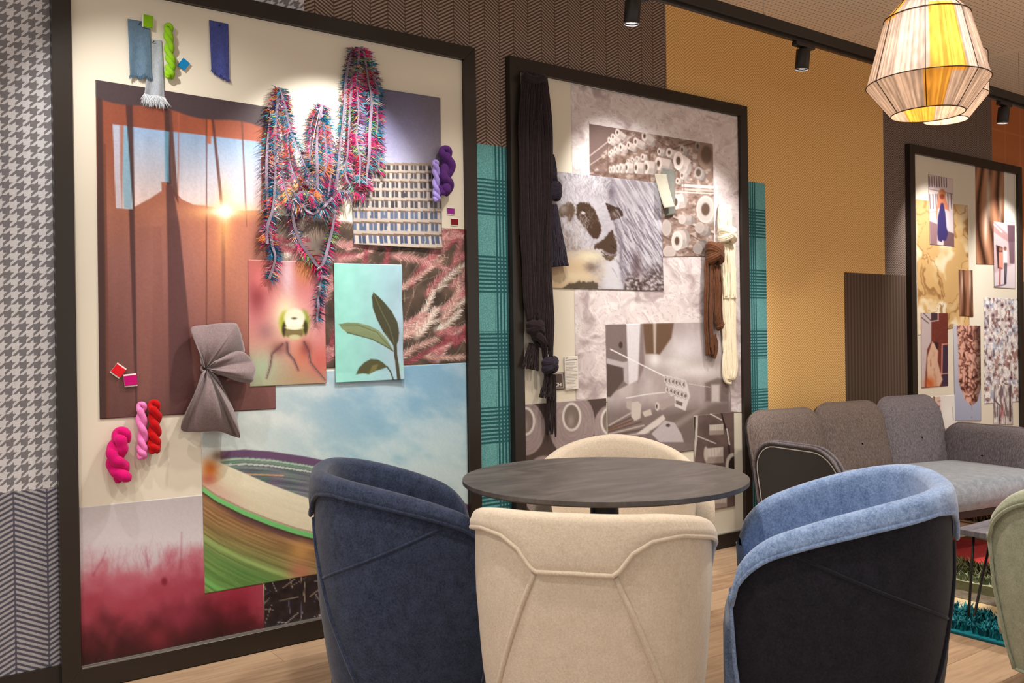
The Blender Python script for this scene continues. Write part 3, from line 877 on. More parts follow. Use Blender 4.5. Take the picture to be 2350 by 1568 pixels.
class Canvas:
    """colour of a print, laid out in the photograph's own pixel grid"""
    def __init__(s, X, Y): s.X = X; s.Y = Y; s.C = np.zeros((len(X), 3))
    def fill(s, c): s.C[:] = c
    def blend(s, a, c):
        a = np.clip(a, 0, 1)
        if np.ndim(a): a = a[:, None]
        s.C = s.C * (1 - a) + np.asarray(c, float) * a
    def vgrad(s, stops, coord=None):
        t = s.Y if coord is None else coord
        ys = [q[0] for q in stops]
        s.C = np.stack([np.interp(t, ys, [q[1][k] for q in stops]) for k in range(3)], -1)
    def ell(s, cx, cy, rx, ry, c, soft=1.5, rot=0.0, a=1.0):
        m = np.where((np.abs(s.X - cx) < max(rx, ry) + soft * 2 + 3) & (np.abs(s.Y - cy) < max(rx, ry) + soft * 2 + 3))[0]
        if len(m) == 0: return
        co, si = math.cos(rot), math.sin(rot); dx = s.X[m] - cx; dy = s.Y[m] - cy
        u = (dx * co + dy * si) / rx; v = (-dx * si + dy * co) / ry
        d = (np.sqrt(u * u + v * v) - 1) * min(rx, ry)
        al = (a * (1 - smooth(-soft, soft, d)))[:, None]
        s.C[m] = s.C[m] * (1 - al) + np.asarray(c, float) * al
    def blob(s, cx, cy, rx, ry, c, a=1.0):
        u = (s.X - cx) / rx; v = (s.Y - cy) / ry
        s.blend(a * np.exp(-(u * u + v * v)), c)
    def poly(s, pts, c, soft=1.2, a=1.0):
        P = np.asarray(pts, float)
        x0, y0 = P.min(0) - soft - 2; x1, y1 = P.max(0) + soft + 2
        m = np.where((s.X > x0) & (s.X < x1) & (s.Y > y0) & (s.Y < y1))[0]
        if len(m) == 0: return
        al = s._polya(P, s.X[m], s.Y[m], soft) * a
        c = np.asarray(c, float)
        if c.ndim == 2: c = c[m]
        s.C[m] = s.C[m] * (1 - al[:, None]) + c * al[:, None]
    def _polya(s, P, X, Y, soft):
        ins = np.zeros(len(X), bool); dm = np.full(len(X), 1e9)
        n = len(P)
        for i in range(n):
            a, b = P[i], P[(i + 1) % n]
            e = b - a; w0 = X - a[0]; w1 = Y - a[1]
            t = np.clip((w0 * e[0] + w1 * e[1]) / (e @ e + 1e-9), 0, 1)
            dm = np.minimum(dm, np.hypot(w0 - e[0] * t, w1 - e[1] * t))
            cond = (a[1] > Y) != (b[1] > Y)
            xi = a[0] + (Y - a[1]) * e[0] / (e[1] if abs(e[1]) > 1e-9 else 1e-9)
            ins ^= cond & (X < xi)
        d = np.where(ins, -dm, dm)
        return 1 - smooth(-soft, soft, d)
    def line(s, pts, w, c, soft=0.9, a=1.0, w2=None):
        P = np.asarray(pts, float); mw = max(w, w2 or 0)
        x0, y0 = P.min(0) - mw - soft - 2; x1, y1 = P.max(0) + mw + soft + 2
        m = np.where((s.X > x0) & (s.X < x1) & (s.Y > y0) & (s.Y < y1))[0]
        if len(m) == 0: return
        X, Y = s.X[m], s.Y[m]; best = np.full(len(m), 1e9); n = len(P) - 1
        for i in range(n):
            a_, b_ = P[i], P[i + 1]; e = b_ - a_; w0 = X - a_[0]; w1 = Y - a_[1]
            t = np.clip((w0 * e[0] + w1 * e[1]) / (e @ e + 1e-9), 0, 1)
            ww = w if w2 is None else w + (w2 - w) * (i + t) / n
            best = np.minimum(best, np.hypot(w0 - e[0] * t, w1 - e[1] * t) - ww / 2)
        al = ((1 - smooth(-soft, soft, best)) * a)[:, None]
        s.C[m] = s.C[m] * (1 - al) + np.asarray(c, float) * al
    def grain(s, amt, sc=1.0, seed=0):
        s.C *= (1 + amt * (fbm(s.X / 3 * sc, s.Y / 3 * sc, 2, seed) - 0.5))[:, None]
KEXP = 0.86
def sheet(name, label, corners, y, paint, res=2.4, mat=None, curl=None, cat='photo print', group=None, clip=None, th=0.0007):
    """corners TL TR BR BL in photo pixels, lying at depth y in front of the wall"""
    c = [at_y(px, py, y) for px, py in corners]
    if clip: c = [np.array([min(max(p[0], clip[0] + 0.002), clip[1] - 0.002), p[1], min(max(p[2], clip[2] + 0.005), clip[3] - 0.002)]) for p in c]
    TL, TR_, BR, BL = c
    pc = to_px(np.array(c))
    nu = int(max(np.hypot(*(pc[1] - pc[0])), np.hypot(*(pc[2] - pc[3]))) / res) + 2
    nv = int(max(np.hypot(*(pc[3] - pc[0])), np.hypot(*(pc[2] - pc[1]))) / res) + 2
    U, Vv = np.meshgrid(np.linspace(0, 1, nu), np.linspace(0, 1, nv), indexing='ij')
    U = U.ravel()[:, None]; Vv = Vv.ravel()[:, None]
    P = (TL * (1 - U) + TR_ * U) * (1 - Vv) + (BL * (1 - U) + BR * U) * Vv
    flat = P.copy()
    px = to_px(flat)
    cv = Canvas(px[:, 0], px[:, 1]); paint(cv)
    col = srgb(np.clip(cv.C, 0, 255)) * KEXP
    if curl is not None: P[:, 1] -= curl(U[:, 0], Vv[:, 0])
    n = len(P)
    # rim down to the sheet's underside
    bi = [i * nv for i in range(nu)] + [(nu - 1) * nv + j for j in range(1, nv)] + [i * nv + nv - 1 for i in range(nu - 2, -1, -1)] + [j for j in range(nv - 2, 0, -1)]
    R = P[bi].copy(); R[:, 1] += th
    allV = np.vstack([P, R])
    idx = np.arange(n).reshape(nu, nv)
    q = np.stack([idx[:-1, :-1], idx[:-1, 1:], idx[1:, 1:], idx[1:, :-1]], -1).reshape(-1, 4)
    m = len(bi); bi = np.array(bi); k = np.arange(m)
    rim = np.stack([bi[k], bi[(k + 1) % m], n + (k + 1) % m, n + k], -1)
    q = np.vstack([q, rim])
    me = bpy.data.meshes.new(name)
    me.vertices.add(len(allV)); me.vertices.foreach_set('co', allV.astype(np.float32).ravel())
    me.loops.add(q.size); me.loops.foreach_set('vertex_index', q.astype(np.int32).ravel())
    me.polygons.add(len(q)); me.polygons.foreach_set('loop_start', np.arange(0, q.size, 4, dtype=np.int32))
    me.update(calc_edges=True)
    at = me.color_attributes.new('col', 'FLOAT_COLOR', 'POINT')
    cc = np.ones((len(allV), 4), np.float32); cc[:n, :3] = col; cc[n:, :3] = srgb(225, 222, 215)
    at.data.foreach_set('color', cc.ravel())
    sm = np.ones(len(q), bool); sm[-m:] = False
    me.polygons.foreach_set('use_smooth', sm)
    me.materials.append(mat or M_PRINT)
    o = link(bpy.data.objects.new(name, me))
    return tag(o, label, cat, group)

Y1, Y2, Y3, Y4, Y5 = -0.0234, -0.0245, -0.0258, -0.0272, -0.0290
rr = np.random.RandomState(5)

# ------------------------------------------------------------- first collage
def p_curtain(c):
    X, Y = c.X, c.Y
    c.vgrad([(183, (134, 72, 54)), (300, (152, 82, 60)), (480, (176, 112, 90)), (600, (158, 104, 96)), (760, (134, 86, 80)), (960, (106, 70, 66))])
    w = fbm(X / 60, Y / 400, 3, 1)
    c.C *= (0.86 + 0.3 * w)[:, None]
    c.blob(515, 560, 60, 150, (212, 130, 92), 0.6); c.blob(560, 640, 45, 160, (184, 118, 96), 0.55)
    # sky seen through the cloth
    t = np.clip((Y - 290 - (X - 260) * 0.115) / 165, 0, 1)
    sky = np.stack([150 + 88 * t, 178 + 34 * t, 214 - 8 * t], -1)
    sky *= (0.95 + 0.10 * fbm(X / 14, Y / 120, 3, 2))[:, None]
    roof = [(259, 286), (592, 325), (600, 330), (598, 482), (560, 484), (500, 478), (470, 472), (445, 470), (418, 458), (409, 448), (387, 418), (370, 418), (371, 438), (345, 455), (310, 474), (303, 481), (266, 478)]
    c.poly(roof, sky, 1.2)
    c.poly([(259, 286), (275, 288), (280, 478), (267, 478)], (196, 190, 206), 1.5, 0.7)
    c.poly([(286, 288), (302, 291), (305, 400), (303, 480), (284, 478), (280, 380)], (122, 172, 198), 3, 0.75)
    c.poly([(275, 288), (284, 289), (281, 400), (280, 478), (276, 400)], (170, 100, 76), 2, 0.8)
    # folds
    def fold(xt, yt, xb, yb, wt, wb, col, a=0.85):
        c.poly([(xt - wt / 2, yt), (xt + wt / 2, yt), (xb + wb / 2, yb), (xb - wb / 2, yb)], col, 1.4, a)
    DK = (72, 46, 46)
    fold(228, 215, 236, 962, 14, 22, (70, 46, 44), 0.9); fold(240, 330, 248, 962, 5, 8, (110, 64, 50), 0.7)
    fold(296, 230, 307, 480, 17, 4, DK, 0.92); fold(302, 480, 314, 962, 13, 4, (78, 50, 50), 0.9)
    fold(383, 245, 389, 425, 13, 12, DK, 0.92); c.poly([(377, 300), (388, 302), (387, 418), (379, 418)], (110, 168, 196), 1.2, 0.8)
    c.poly([(381, 425), (396, 425), (412, 520), (428, 680), (446, 880), (450, 962), (389, 962), (385, 620)], (92, 58, 58), 2, 0.93)
    c.poly([(388, 250), (394, 252), (410, 470), (396, 440)], (96, 58, 52), 1.5, 0.9)
    fold(410, 250, 409, 450, 3, 2, (176, 96, 70), 0.8); fold(474, 250, 474, 962, 3, 2, (90, 48, 42), 0.85)
    fold(487, 262, 512, 500, 6, 7, (92, 52, 48), 0.85); fold(512, 500, 514, 760, 9, 8, (124, 76, 68), 0.75)
    fold(555, 275, 566, 520, 4, 2, (104, 60, 52), 0.8); fold(480, 250, 480, 330, 9, 9, (190, 96, 58), 0.8)
    fold(330, 962, 330, 520, 30, 40, (150, 96, 86), 0.25); fold(360, 520, 366, 960, 20, 30, (128, 80, 74), 0.3)
    # shadow band at the curtain rail
    top = 228 + (X - 240) * 0.175 + 5 * np.sin((X - 225) / 30.0)
    c.blend(1 - smooth(-2, 3, Y - top), (74, 60, 64))
    c.blob(600, 560, 22, 160, (96, 56, 48), 0.5)  # cast shade of the garland beside it, painted into the print
    # low sun
    c.blob(515, 486, 70, 16, (255, 190, 120), 0.85); c.blob(515, 500, 16, 70, (255, 190, 110), 0.7)
    c.blob(512, 485, 30, 10, (255, 250, 225), 1.0); c.blob(516, 484, 14, 20, (255, 255, 240), 1.0)
    c.grain(0.10)
sheet('photo_print', 'photograph of rust curtains with a low sun behind a rooftop', [(219, 183), (624, 247), (633, 939), (229, 962)], Y3, p_curtain)

def p_building(c):
    X, Y = c.X, c.Y
    c.vgrad([(190, (92, 88, 116)), (300, (132, 130, 166)), (376, (168, 168, 196))])
    c.blend(smooth(930, 1010, X) * 0.55, (104, 92, 98))
    rows = [385, 404, 425, 446, 469, 494, 521, 550]
    top = 374 + (X - 900) * 0.006
    fac = Y > top
    base = np.zeros((len(X), 3)); base[:] = (146, 128, 114)
    rel = Y - (X - 900) * 0.012
    for k, ry in enumerate(rows):
        h = 19 + k * 1.5
        d = rel - ry
        band = (d > -h * 0.28) & (d < h * 0.32)
        cw = 20.5 + k * 0.5
        ph = ((X - 815 + k * 3.0) / cw) % 1.0
        win = (np.abs(ph - 0.5) < 0.36) & band
        gl = np.array((70, 66, 72)) if k < 5 else np.array((74, 86, 112))
        v = fbm(np.floor((X - 815 + k * 3) / cw) * 3.1, np.full_like(X, k * 7.7), 2, 3)
        base[band] = (186, 176, 170)
        base[win] = (gl + 60 * (v[win][:, None] - 0.4))
        mull = win & (np.abs(ph - 0.5) < 0.04); base[mull] = (170, 162, 158)
        sp = (d >= h * 0.32) & (d < h * 0.58); base[sp] = (176, 164, 154)
        sh = (d >= h * 0.58) & (d < h * 0.74); base[sh] = (112, 88, 72)
    c.C[fac] = base[fac]
    c.grain(0.08)
sheet('photo_print', 'photograph of a concrete office block under a violet sky', [(806, 194), (1010, 225), (1014, 573), (811, 561)], Y4, p_building, 2.0, M_GLOSS,
      lambda u, v: 0.010 * np.clip((v - 0.93) / 0.07, 0, 1) * (0.4 + 0.6 * np.sin(u * 5) ** 2) + 0.002 * np.sin(u * 3.1) + 0.0015)

def plumes(c, n, region, scale=1.0, cols=None, seed=1, stems=True):
    r = np.random.RandomState(seed)
    cols = cols or [(196, 120, 124), (226, 176, 166), (160, 74, 84), (214, 150, 148), (240, 214, 200)]
    x0, y0, x1, y1 = region
    if stems:
        for _ in range(int(n * 1.4)):
            x, y = r.uniform(x0, x1), r.uniform(y0, y1); a = r.uniform(-1.9, -0.3); L = r.uniform(30, 90) * scale
            c.line([(x, y), (x + L * math.cos(a) * 0.6, y + L * math.sin(a) * 0.5), (x + L * math.cos(a), y + L * math.sin(a) * 0.8)], 1.1, (186, 160, 140), 0.8, 0.6)
    for _ in range(n):
        x, y = r.uniform(x0, x1), r.uniform(y0, y1); a = r.uniform(-1.2, 0.2); L = r.uniform(60, 120) * scale; bend = r.uniform(-0.8, 0.8)
        base = np.array(cols[r.randint(len(cols))], float)
        K = 26; w = r.uniform(11, 18) * scale
        pts = []
        for k in range(K):
            t = k / (K - 1.0); aa = a + bend * t
            pts.append((x, y)); x += L / K * math.cos(aa); y += L / K * math.sin(aa)
        c.line(pts[::3], w * 0.9, base * 0.72, 4.0, 0.75, w * 0.5)
        for k in range(K):
            t = k / (K - 1.0); aa = a + bend * t
            for sg in (-1, 1):
                d = aa + sg * r.uniform(0.5, 0.95); l = w * r.uniform(0.7, 1.25) * (1 - 0.45 * t)
                px, py = pts[k]; col = np.clip(base * r.uniform(0.75, 1.3) + r.uniform(-10, 22), 0, 255)
                c.line([(px, py), (px + l * math.cos(d), py + l * math.sin(d))], 1.5, col, 0.9, 0.85, 0.7)
def p_grass(c):
    c.fill((84, 68, 58)); c.C *= (0.55 + 0.8 * fbm(c.X / 26, c.Y / 26, 4, 2))[:, None]
    c.blob(690, 560, 60, 60, (190, 176, 168), 0.5)
    plumes(c, 86, (590, 500, 1060, 850), 1.15, seed=4)
sheet('photo_print', 'photograph of pink feathery grass plumes beside the teal leaf print', [(628, 494), (1072, 527), (1076, 832), (632, 850)], Y2, p_grass, 2.0, clip=F1)

def p_dragonfly(c):
    X, Y = c.X, c.Y
    c.vgrad([(590, (176, 96, 88)), (700, (212, 128, 132)), (800, (206, 140, 128)), (890, (176, 160, 130))])
    c.blob(590, 680, 22, 45, (120, 40, 46), 0.7); c.blob(600, 640, 20, 25, (224, 120, 120), 0.8)
    c.blob(660, 630, 18, 60, (222, 190, 204), 0.9); c.blob(700, 620, 22, 30, (196, 128, 72), 0.8); c.blob(735, 700, 24, 90, (214, 130, 150), 0.7)
    c.blob(600, 850, 50, 50, (170, 190, 160), 0.95); c.blob(690, 870, 60, 26, (178, 150, 118), 0.7); c.blob(735, 830, 30, 40, (206, 96, 88), 0.8); c.blob(690, 815, 18, 40, (214, 112, 84), 0.6)
    c.blob(655, 720, 26, 40, (240, 236, 190), 0.9); c.blob(610, 760, 20, 20, (128, 90, 100), 0.5)
    c.blob(675, 738, 48, 46, (240, 226, 196), 0.55)
    c.ell(655, 742, 15, 28, (176, 180, 70), 5); c.ell(697, 740, 13, 28, (150, 160, 66), 4)
    c.ell(676, 730, 24, 22, (236, 232, 206), 4); c.ell(652, 756, 5, 16, (60, 50, 26), 2); c.ell(701, 752, 5, 16, (66, 56, 30), 2)
    c.ell(675, 742, 20, 13, (250, 246, 228), 2); c.ell(675, 731, 6, 2.5, (92, 84, 58), 2); c.ell(675, 764, 21, 14, (128, 112, 70), 2); c.ell(675, 752, 20, 5, (244, 236, 210), 1.5)
    c.ell(676, 774, 14, 6, (206, 196, 150), 2)
    for pts, w in (([(648, 790), (624, 812), (620, 840), (612, 868)], 4), ([(658, 788), (660, 810), (674, 826), (684, 850)], 5), ([(698, 786), (708, 806), (712, 832), (728, 852), (745, 872)], 4)):
        c.line(pts, w * 2.2, (120, 66, 66), 5.0, 0.4, w); c.line(pts, w, (78, 56, 54), 1.8, 0.9, w * 0.6); c.line([(p[0] - 1, p[1]) for p in pts], 1.2, (190, 160, 170), 0.8, 0.7)
    c.blob(640, 800, 18, 14, (110, 60, 60), 0.6); c.blob(702, 800, 14, 18, (120, 50, 50), 0.6)
    c.grain(0.05)
sheet('photo_print', 'close-up photograph of a dragonfly head on a pink blur', [(569, 596), (744, 602), (749, 880), (573, 888)], Y4, p_dragonfly, 2.0, M_PRINT, lambda u, v: 0.0005 + 0.004 * np.clip(u - 0.8, 0, 1) * v)

def Z4(pts): return [(550 + x / 2.8, 500 + y / 2.8) for x, y in pts]
def p_leaf(c):
    X, Y = c.X, c.Y
    t = smooth(770, 930, X)
    c.C = np.array((150, 218, 206))[None] * (1 - t[:, None]) + np.array((158, 192, 206))[None] * t[:, None]
    c.C *= (0.96 + 0.08 * fbm(X / 20, Y / 20, 3))[:, None]
    c.blob(915, 780, 30, 80, (176, 186, 206), 0.5)
    L1 = Z4([(858, 478), (848, 510), (855, 580), (880, 650), (920, 730), (965, 790), (1000, 838), (1018, 790), (1022, 740), (1010, 670), (975, 600), (930, 545), (890, 505)])
    c.poly(L1, (64, 62, 38), 1.0); c.line(Z4([(862, 490), (910, 600), (960, 700), (1000, 835)]), 1.6, (120, 116, 78), 0.8, 0.8)
    L2 = Z4([(638, 685), (690, 673), (760, 676), (830, 693), (890, 722), (935, 770), (965, 815), (988, 858), (940, 828), (880, 792), (810, 765), (740, 752), (690, 738), (655, 712)])
    c.poly(L2, (122, 136, 96), 1.0)
    for k in range(26):
        x = 655 + k * 11.5; y0 = 683 + max(0, (x - 800)) * 0.45
        c.line(Z4([(x, y0), (x + 22, y0 + 46)]), 1.0, (158, 170, 130), 0.7, 0.5)
    c.line(Z4([(640, 686), (760, 690), (880, 735), (985, 856)]), 1.8, (90, 102, 66), 0.8); c.line(Z4([(690, 738), (760, 756), (850, 780), (930, 822), (985, 856)]), 2.2, (70, 74, 44), 0.9)
    L3 = Z4([(746, 1008), (765, 965), (800, 930), (840, 908), (885, 910), (920, 930), (948, 958), (915, 972), (870, 985), (830, 1006), (790, 1000)])
    c.poly(L3, (78, 76, 42), 1.0); c.poly(Z4([(850, 950), (890, 940), (880, 975), (830, 1004)]), (132, 122, 66), 2, 0.7)
    c.line(Z4([(998, 820), (1002, 880), (1010, 940), (1018, 1044)]), 7.5, (66, 58, 36), 0.9); c.line(Z4([(945, 956), (968, 990), (984, 1044)]), 3.0, (54, 58, 38), 0.8)
    c.poly(Z4([(1030, 940), (1045, 930), (1040, 985), (1030, 1010)]), (150, 200, 176), 1)
sheet('photo_print', 'teal photograph of a branch with three dark leaves', [(766, 604), (921, 608), (926, 871), (770, 879)], Y5, p_leaf, 1.9, M_GLOSS,
      lambda u, v: 0.001 + 0.006 * np.clip((u - 0.6) / 0.4, 0, 1) ** 2 * np.sin(v * 7 + 1) ** 2 + 0.003 * np.clip((v - 0.92) / 0.08, 0, 1))

def p_ride(c):
    X, Y = c.X, c.Y
    t = smooth(560, 900, X)
    c.vgrad([(830, (138, 178, 206)), (930, (148, 188, 212)), (1040, (176, 208, 218)), (1200, (190, 214, 220))])
    cl = fbm(X / 90 + Y / 300, Y / 55 - X / 160, 4, 4)
    c.blend((1 - t) * 0.75, (222, 226, 220)); c.blend(smooth(0.45, 0.75, cl) * 0.6 * (1 - 0.4 * t), (236, 240, 238)); c.blend(smooth(0.4, 0.7, 1 - cl) * 0.35 * t, (112, 162, 196))
    c.blend(smooth(1060, 1075, X) * 0.3, (200, 220, 222))
    # spinning bowl: rim, inside, pale rail, green rail, streaked underside
    rim = np.interp(X, [500, 560, 620, 700, 780, 900, 1080], [1036, 1032, 1036, 1048, 1064, 1100, 1160])
    railt = np.interp(X, [462, 505, 560, 620, 680, 720, 800, 1080], [1052, 1062, 1086, 1112, 1134, 1148, 1178, 1270])
    railb = np.interp(X, [462, 500, 560, 620, 680, 720, 800, 1080], [1116, 1142, 1172, 1196, 1216, 1226, 1250, 1330])
    st = fbm((Y - rim) / 3.2, X / 80, 3, 6); st2 = fbm((Y - railb) / 3.5 + 40, X / 110, 3, 7); hue = fbm(X / 34, (Y - rim) / 60, 2, 8)
    ins = (Y > rim) & (Y < railt + 4) & (X > 505)
    colr = np.stack([104 + 70 * (st - 0.4) + 40 * (hue - 0.5), 112 + 90 * (st - 0.4) - 20 * (hue - 0.5), 118 + 60 * (st - 0.4) + 30 * (hue - 0.5)], -1)
    band = np.abs(Y - rim - 8) < 9; colr[band] = (108, 80, 112)
    for off, cc in ((21, (170, 196, 176)), (27, (120, 150, 130)), (33, (196, 206, 196))):
        q = np.abs(Y - rim - off) < 2.0; colr[q] = cc
    mm = (smooth(-1.5, 1.5, Y - rim) * smooth(-1.5, 1.5, railt + 4 - Y) * smooth(503, 508, X))[:, None]; c.C = c.C * (1 - mm) + colr * mm
    c.line([(566, 1089), (610, 1090), (650, 1092)], 3, (232, 176, 130), 1.2, 0.9)
    und = Y > railb
    g = smooth(1180, 1330, Y + (520 - X) * 0.35)
    bc = np.stack([162 - 56 * g + 90 * (st2 - 0.5), 122 + 24 * g + 80 * (st2 - 0.5), 84 - 6 * g + 60 * (st2 - 0.5)], -1)
    mm = smooth(-1.5, 1.5, Y - railb)[:, None]; c.C = c.C * (1 - mm) + bc * mm
    r2 = (Y - railb - 115 + (X - 480) * 0.02); c.blend(und * np.exp(-(r2 / 7) ** 2) * 0.8, (168, 198, 120)); c.blend(und * np.exp(-((r2 - 26) / 16) ** 2) * 0.5, (104, 150, 82)); c.blend(und * np.exp(-((r2 - 95) / 9) ** 2) * 0.7, (124, 200, 110))
    c.blend(und * np.exp(-((Y - railb - 18) / 9) ** 2) * smooth(470, 560, X) * 0.75, (86, 58, 70))
    c.blend(und * np.exp(-((X - 690) / 26) ** 2 - ((Y - 1265) / 26) ** 2) * 0.8, (214, 160, 96)); c.blend(und * np.exp(-((X - 690) / 30) ** 2 - ((Y - 1315) / 26) ** 2) * 0.85, (196, 124, 100))
    rail = (Y >= railt) & (Y <= railb)
    rt = (Y - railt) / (railb - railt + 1e-6)
    rc = np.stack([238 - 8 * rt, 230 - 10 * rt, 204 - 14 * rt], -1) * (0.97 + 0.06 * st2)[:, None]
    mm = (smooth(-1.5, 1.5, Y - railt) * smooth(-1.5, 1.5, railb - Y))[:, None]; c.C = c.C * (1 - mm) + rc * mm
    c.blend(rail * np.exp(-((X - 490) / 60) ** 2) * smooth(0.35, 0.8, rt) * 0.5, (206, 150, 140))
    d = Y - railb; c.blend((1 - smooth(4.5, 6.5, np.abs(d - 5))) , (122, 204, 122)); c.blend((1 - smooth(1.5, 3, np.abs(d + 3))) * 0.5, (140, 110, 96)); c.blend((1 - smooth(1.5, 3, np.abs(d - 13))) * 0.8, (70, 60, 54))
    # orange canopy at the left
    c.blob(482, 1078, 20, 26, (206, 110, 44), 0.95); c.blob(500, 1046, 14, 12, (90, 60, 40), 0.7); c.blob(478, 1100, 18, 10, (196, 90, 80), 0.6)
    c.grain(0.05)
sheet('photo_print', 'photograph of a spinning green and white fairground ride under a blue sky', [(459, 868), (1076, 832), (1082, 1257), (470, 1363)], Y1 - 0.0006, p_ride, 2.3, clip=F1)

def p_fog(c):
    X, Y = c.X, c.Y
    c.vgrad([(1135, (196, 188, 190)), (1240, (222, 214, 220)), (1300, (214, 196, 204))])
    top = 1290 + 46 * (fbm(X / 60, Y / 90, 3, 3) - 0.5) * 2 - 26 * smooth(330, 450, X)
    d = Y - top + 36 * (fbm(X / 22, Y / 22, 4, 5) - 0.5)
    c.blend(smooth(-30, 25, d) * 0.9, (196, 104, 122))
    c.blend(smooth(10, 80, d) * (0.5 + 0.5 * fbm(X / 40, Y / 40, 3, 6)), (164, 56, 74))
    c.blend(smooth(90, 190, d), (92, 32, 40)); c.blend(smooth(150, 240, d), (56, 22, 22))
    c.blob(300, 1350, 70, 36, (190, 86, 108), 0.5); c.blob(420, 1410, 60, 40, (168, 60, 84), 0.55); c.blob(360, 1465, 30, 30, (168, 54, 70), 0.5); c.blob(540, 1370, 60, 40, (140, 30, 48), 0.5)
    r = np.random.RandomState(3)
    for _ in range(46):
        x = r.uniform(200, 460); y = 1300 + r.uniform(-10, 30); pts = [(x, y)]
        for k in range(5): x += r.uniform(-6, 7); y -= r.uniform(6, 16); pts.append((x, y))
        c.line(pts, 2.0, (168, 62, 84), 2.2, 0.2, 0.8)
    for pts in ([(340, 1300), (334, 1270), (336, 1255)], [(414, 1305), (416, 1260), (417, 1222)], [(214, 1320), (232, 1290), (242, 1268)]):
        c.line(pts, 5, (160, 60, 84), 3.5, 0.45, 1.2)
    c.ell(377, 1335, 7, 9, (130, 34, 48), 4, 0, 0.8)
    c.grain(0.05)
sheet('photo_print', 'photograph of crimson mist rising over a pale background', [(170, 1166), (600, 1122), (607, 1460), (170, 1560)], Y1 + 0.0006, p_fog, 2.6, clip=F1)
def p_grass2(c):
    c.fill((48, 38, 38)); c.C *= (0.6 + 0.8 * fbm(c.X / 14, c.Y / 14, 3, 2))[:, None]
    r = np.random.RandomState(9)
    for _ in range(60):
        x, y = r.uniform(600, 900), r.uniform(1330, 1450); a = r.uniform(-2.2, 0.5); L = r.uniform(20, 60)
        c.line([(x, y), (x + L * math.cos(a), y + L * math.sin(a))], r.uniform(0.8, 2.2), [(180, 160, 140), (110, 110, 150), (200, 190, 190)][r.randint(3)], 0.8, 0.8)
    plumes(c, 10, (690, 1380, 900, 1470), 0.9, [(206, 176, 196), (226, 200, 214), (170, 130, 150)], 12, False)
sheet('photo_print', 'dark photograph of lilac grass at the foot of the colourful collage', [(607, 1322), (1090, 1235), (1090, 1370), (607, 1462)], Y1 - 0.0001, p_grass2, 2.4, clip=F1)

# ------------------------------------------------------------- second collage
def p_wool(c):
    X, Y = c.X, c.Y
    wx = X / 42 + 2.2 * fbm(X / 60, Y / 60, 3, 1); wy = Y / 42 + 2.2 * fbm(X / 60 + 9, Y / 60, 3, 2)
    n = fbm(wx, wy, 4, 3); rid = np.abs(2 * fbm(wx * 1.6, wy * 1.6, 3, 5) - 1)
    fine = np.abs(2 * fbm(wx * 4, wy * 4, 2, 6) - 1)
    c.fill((232, 220, 220)); c.blend(smooth(0.35, 0.7, n) * 0.5, (196, 180, 182)); c.blend((1 - smooth(0.0, 0.16, rid)) * 0.6, (250, 244, 242)); c.blend((1 - smooth(0, 0.1, fine)) * 0.35, (150, 130, 132))
    c.blend(smooth(0.6, 0.78, n) * 0.5, (150, 130, 132))
sheet('photo_print', 'tall photograph of pale curled wool filling the sheep collage', [(1310, 192), (1706, 270), (1712, 947), (1322, 918)], Y1, p_wool, 2.2, clip=F2)

def ZS(x, y): return 1340 + x / 4.75, 270 + y / 4.75
def spool(c, x, y, rx, ry, lx, ly, k=1.0, hole=0.42, tone=(224, 208, 202)):
    """bobbin seen end-on at (x,y) with its body running off by (lx,ly); zoomed drawing units"""
    px, py = ZS(x, y); rx /= 4.75; ry /= 4.75; lx /= 4.75; ly /= 4.75
    ton = np.array(tone) * k
    L = math.hypot(lx, ly) + 1e-6; nx, ny = -ly / L, lx / L
    rn = math.hypot(nx * rx, ny * ry)
    for t, sh in ((1.0, 0.80), (0.6, 0.92), (0.0, 1.0)):
        c.ell(px + lx * t, py + ly * t, rx * 0.97, ry * 0.97, ton * (0.72 if t == 1 else 0.9), 0.9)
    c.poly([(px + nx * rn, py + ny * rn), (px + lx + nx * rn, py + ly + ny * rn), (px + lx - nx * rn, py + ly - ny * rn), (px - nx * rn, py - ny * rn)], ton * 0.92, 1.0)
    c.poly([(px + nx * rn * 0.1, py + ny * rn * 0.1), (px + lx + nx * rn * 0.1, py + ly + ny * rn * 0.1), (px + lx + nx * rn * 0.95, py + ly + ny * rn * 0.95), (px + nx * rn * 0.95, py + ny * rn * 0.95)], ton * 0.76, 3.0, 0.8)
    c.ell(px, py, rx, ry, np.minimum(ton * 1.09, 255), 0.9); c.ell(px, py, rx * 0.86, ry * 0.86, ton * 1.0, 1.2)
    if hole > 0.05:
        c.ell(px, py, rx * hole * 1.2, ry * hole * 1.2, ton * 0.72, 0.9); c.ell(px, py, rx * hole, ry * hole, (92, 72, 60), 0.9)
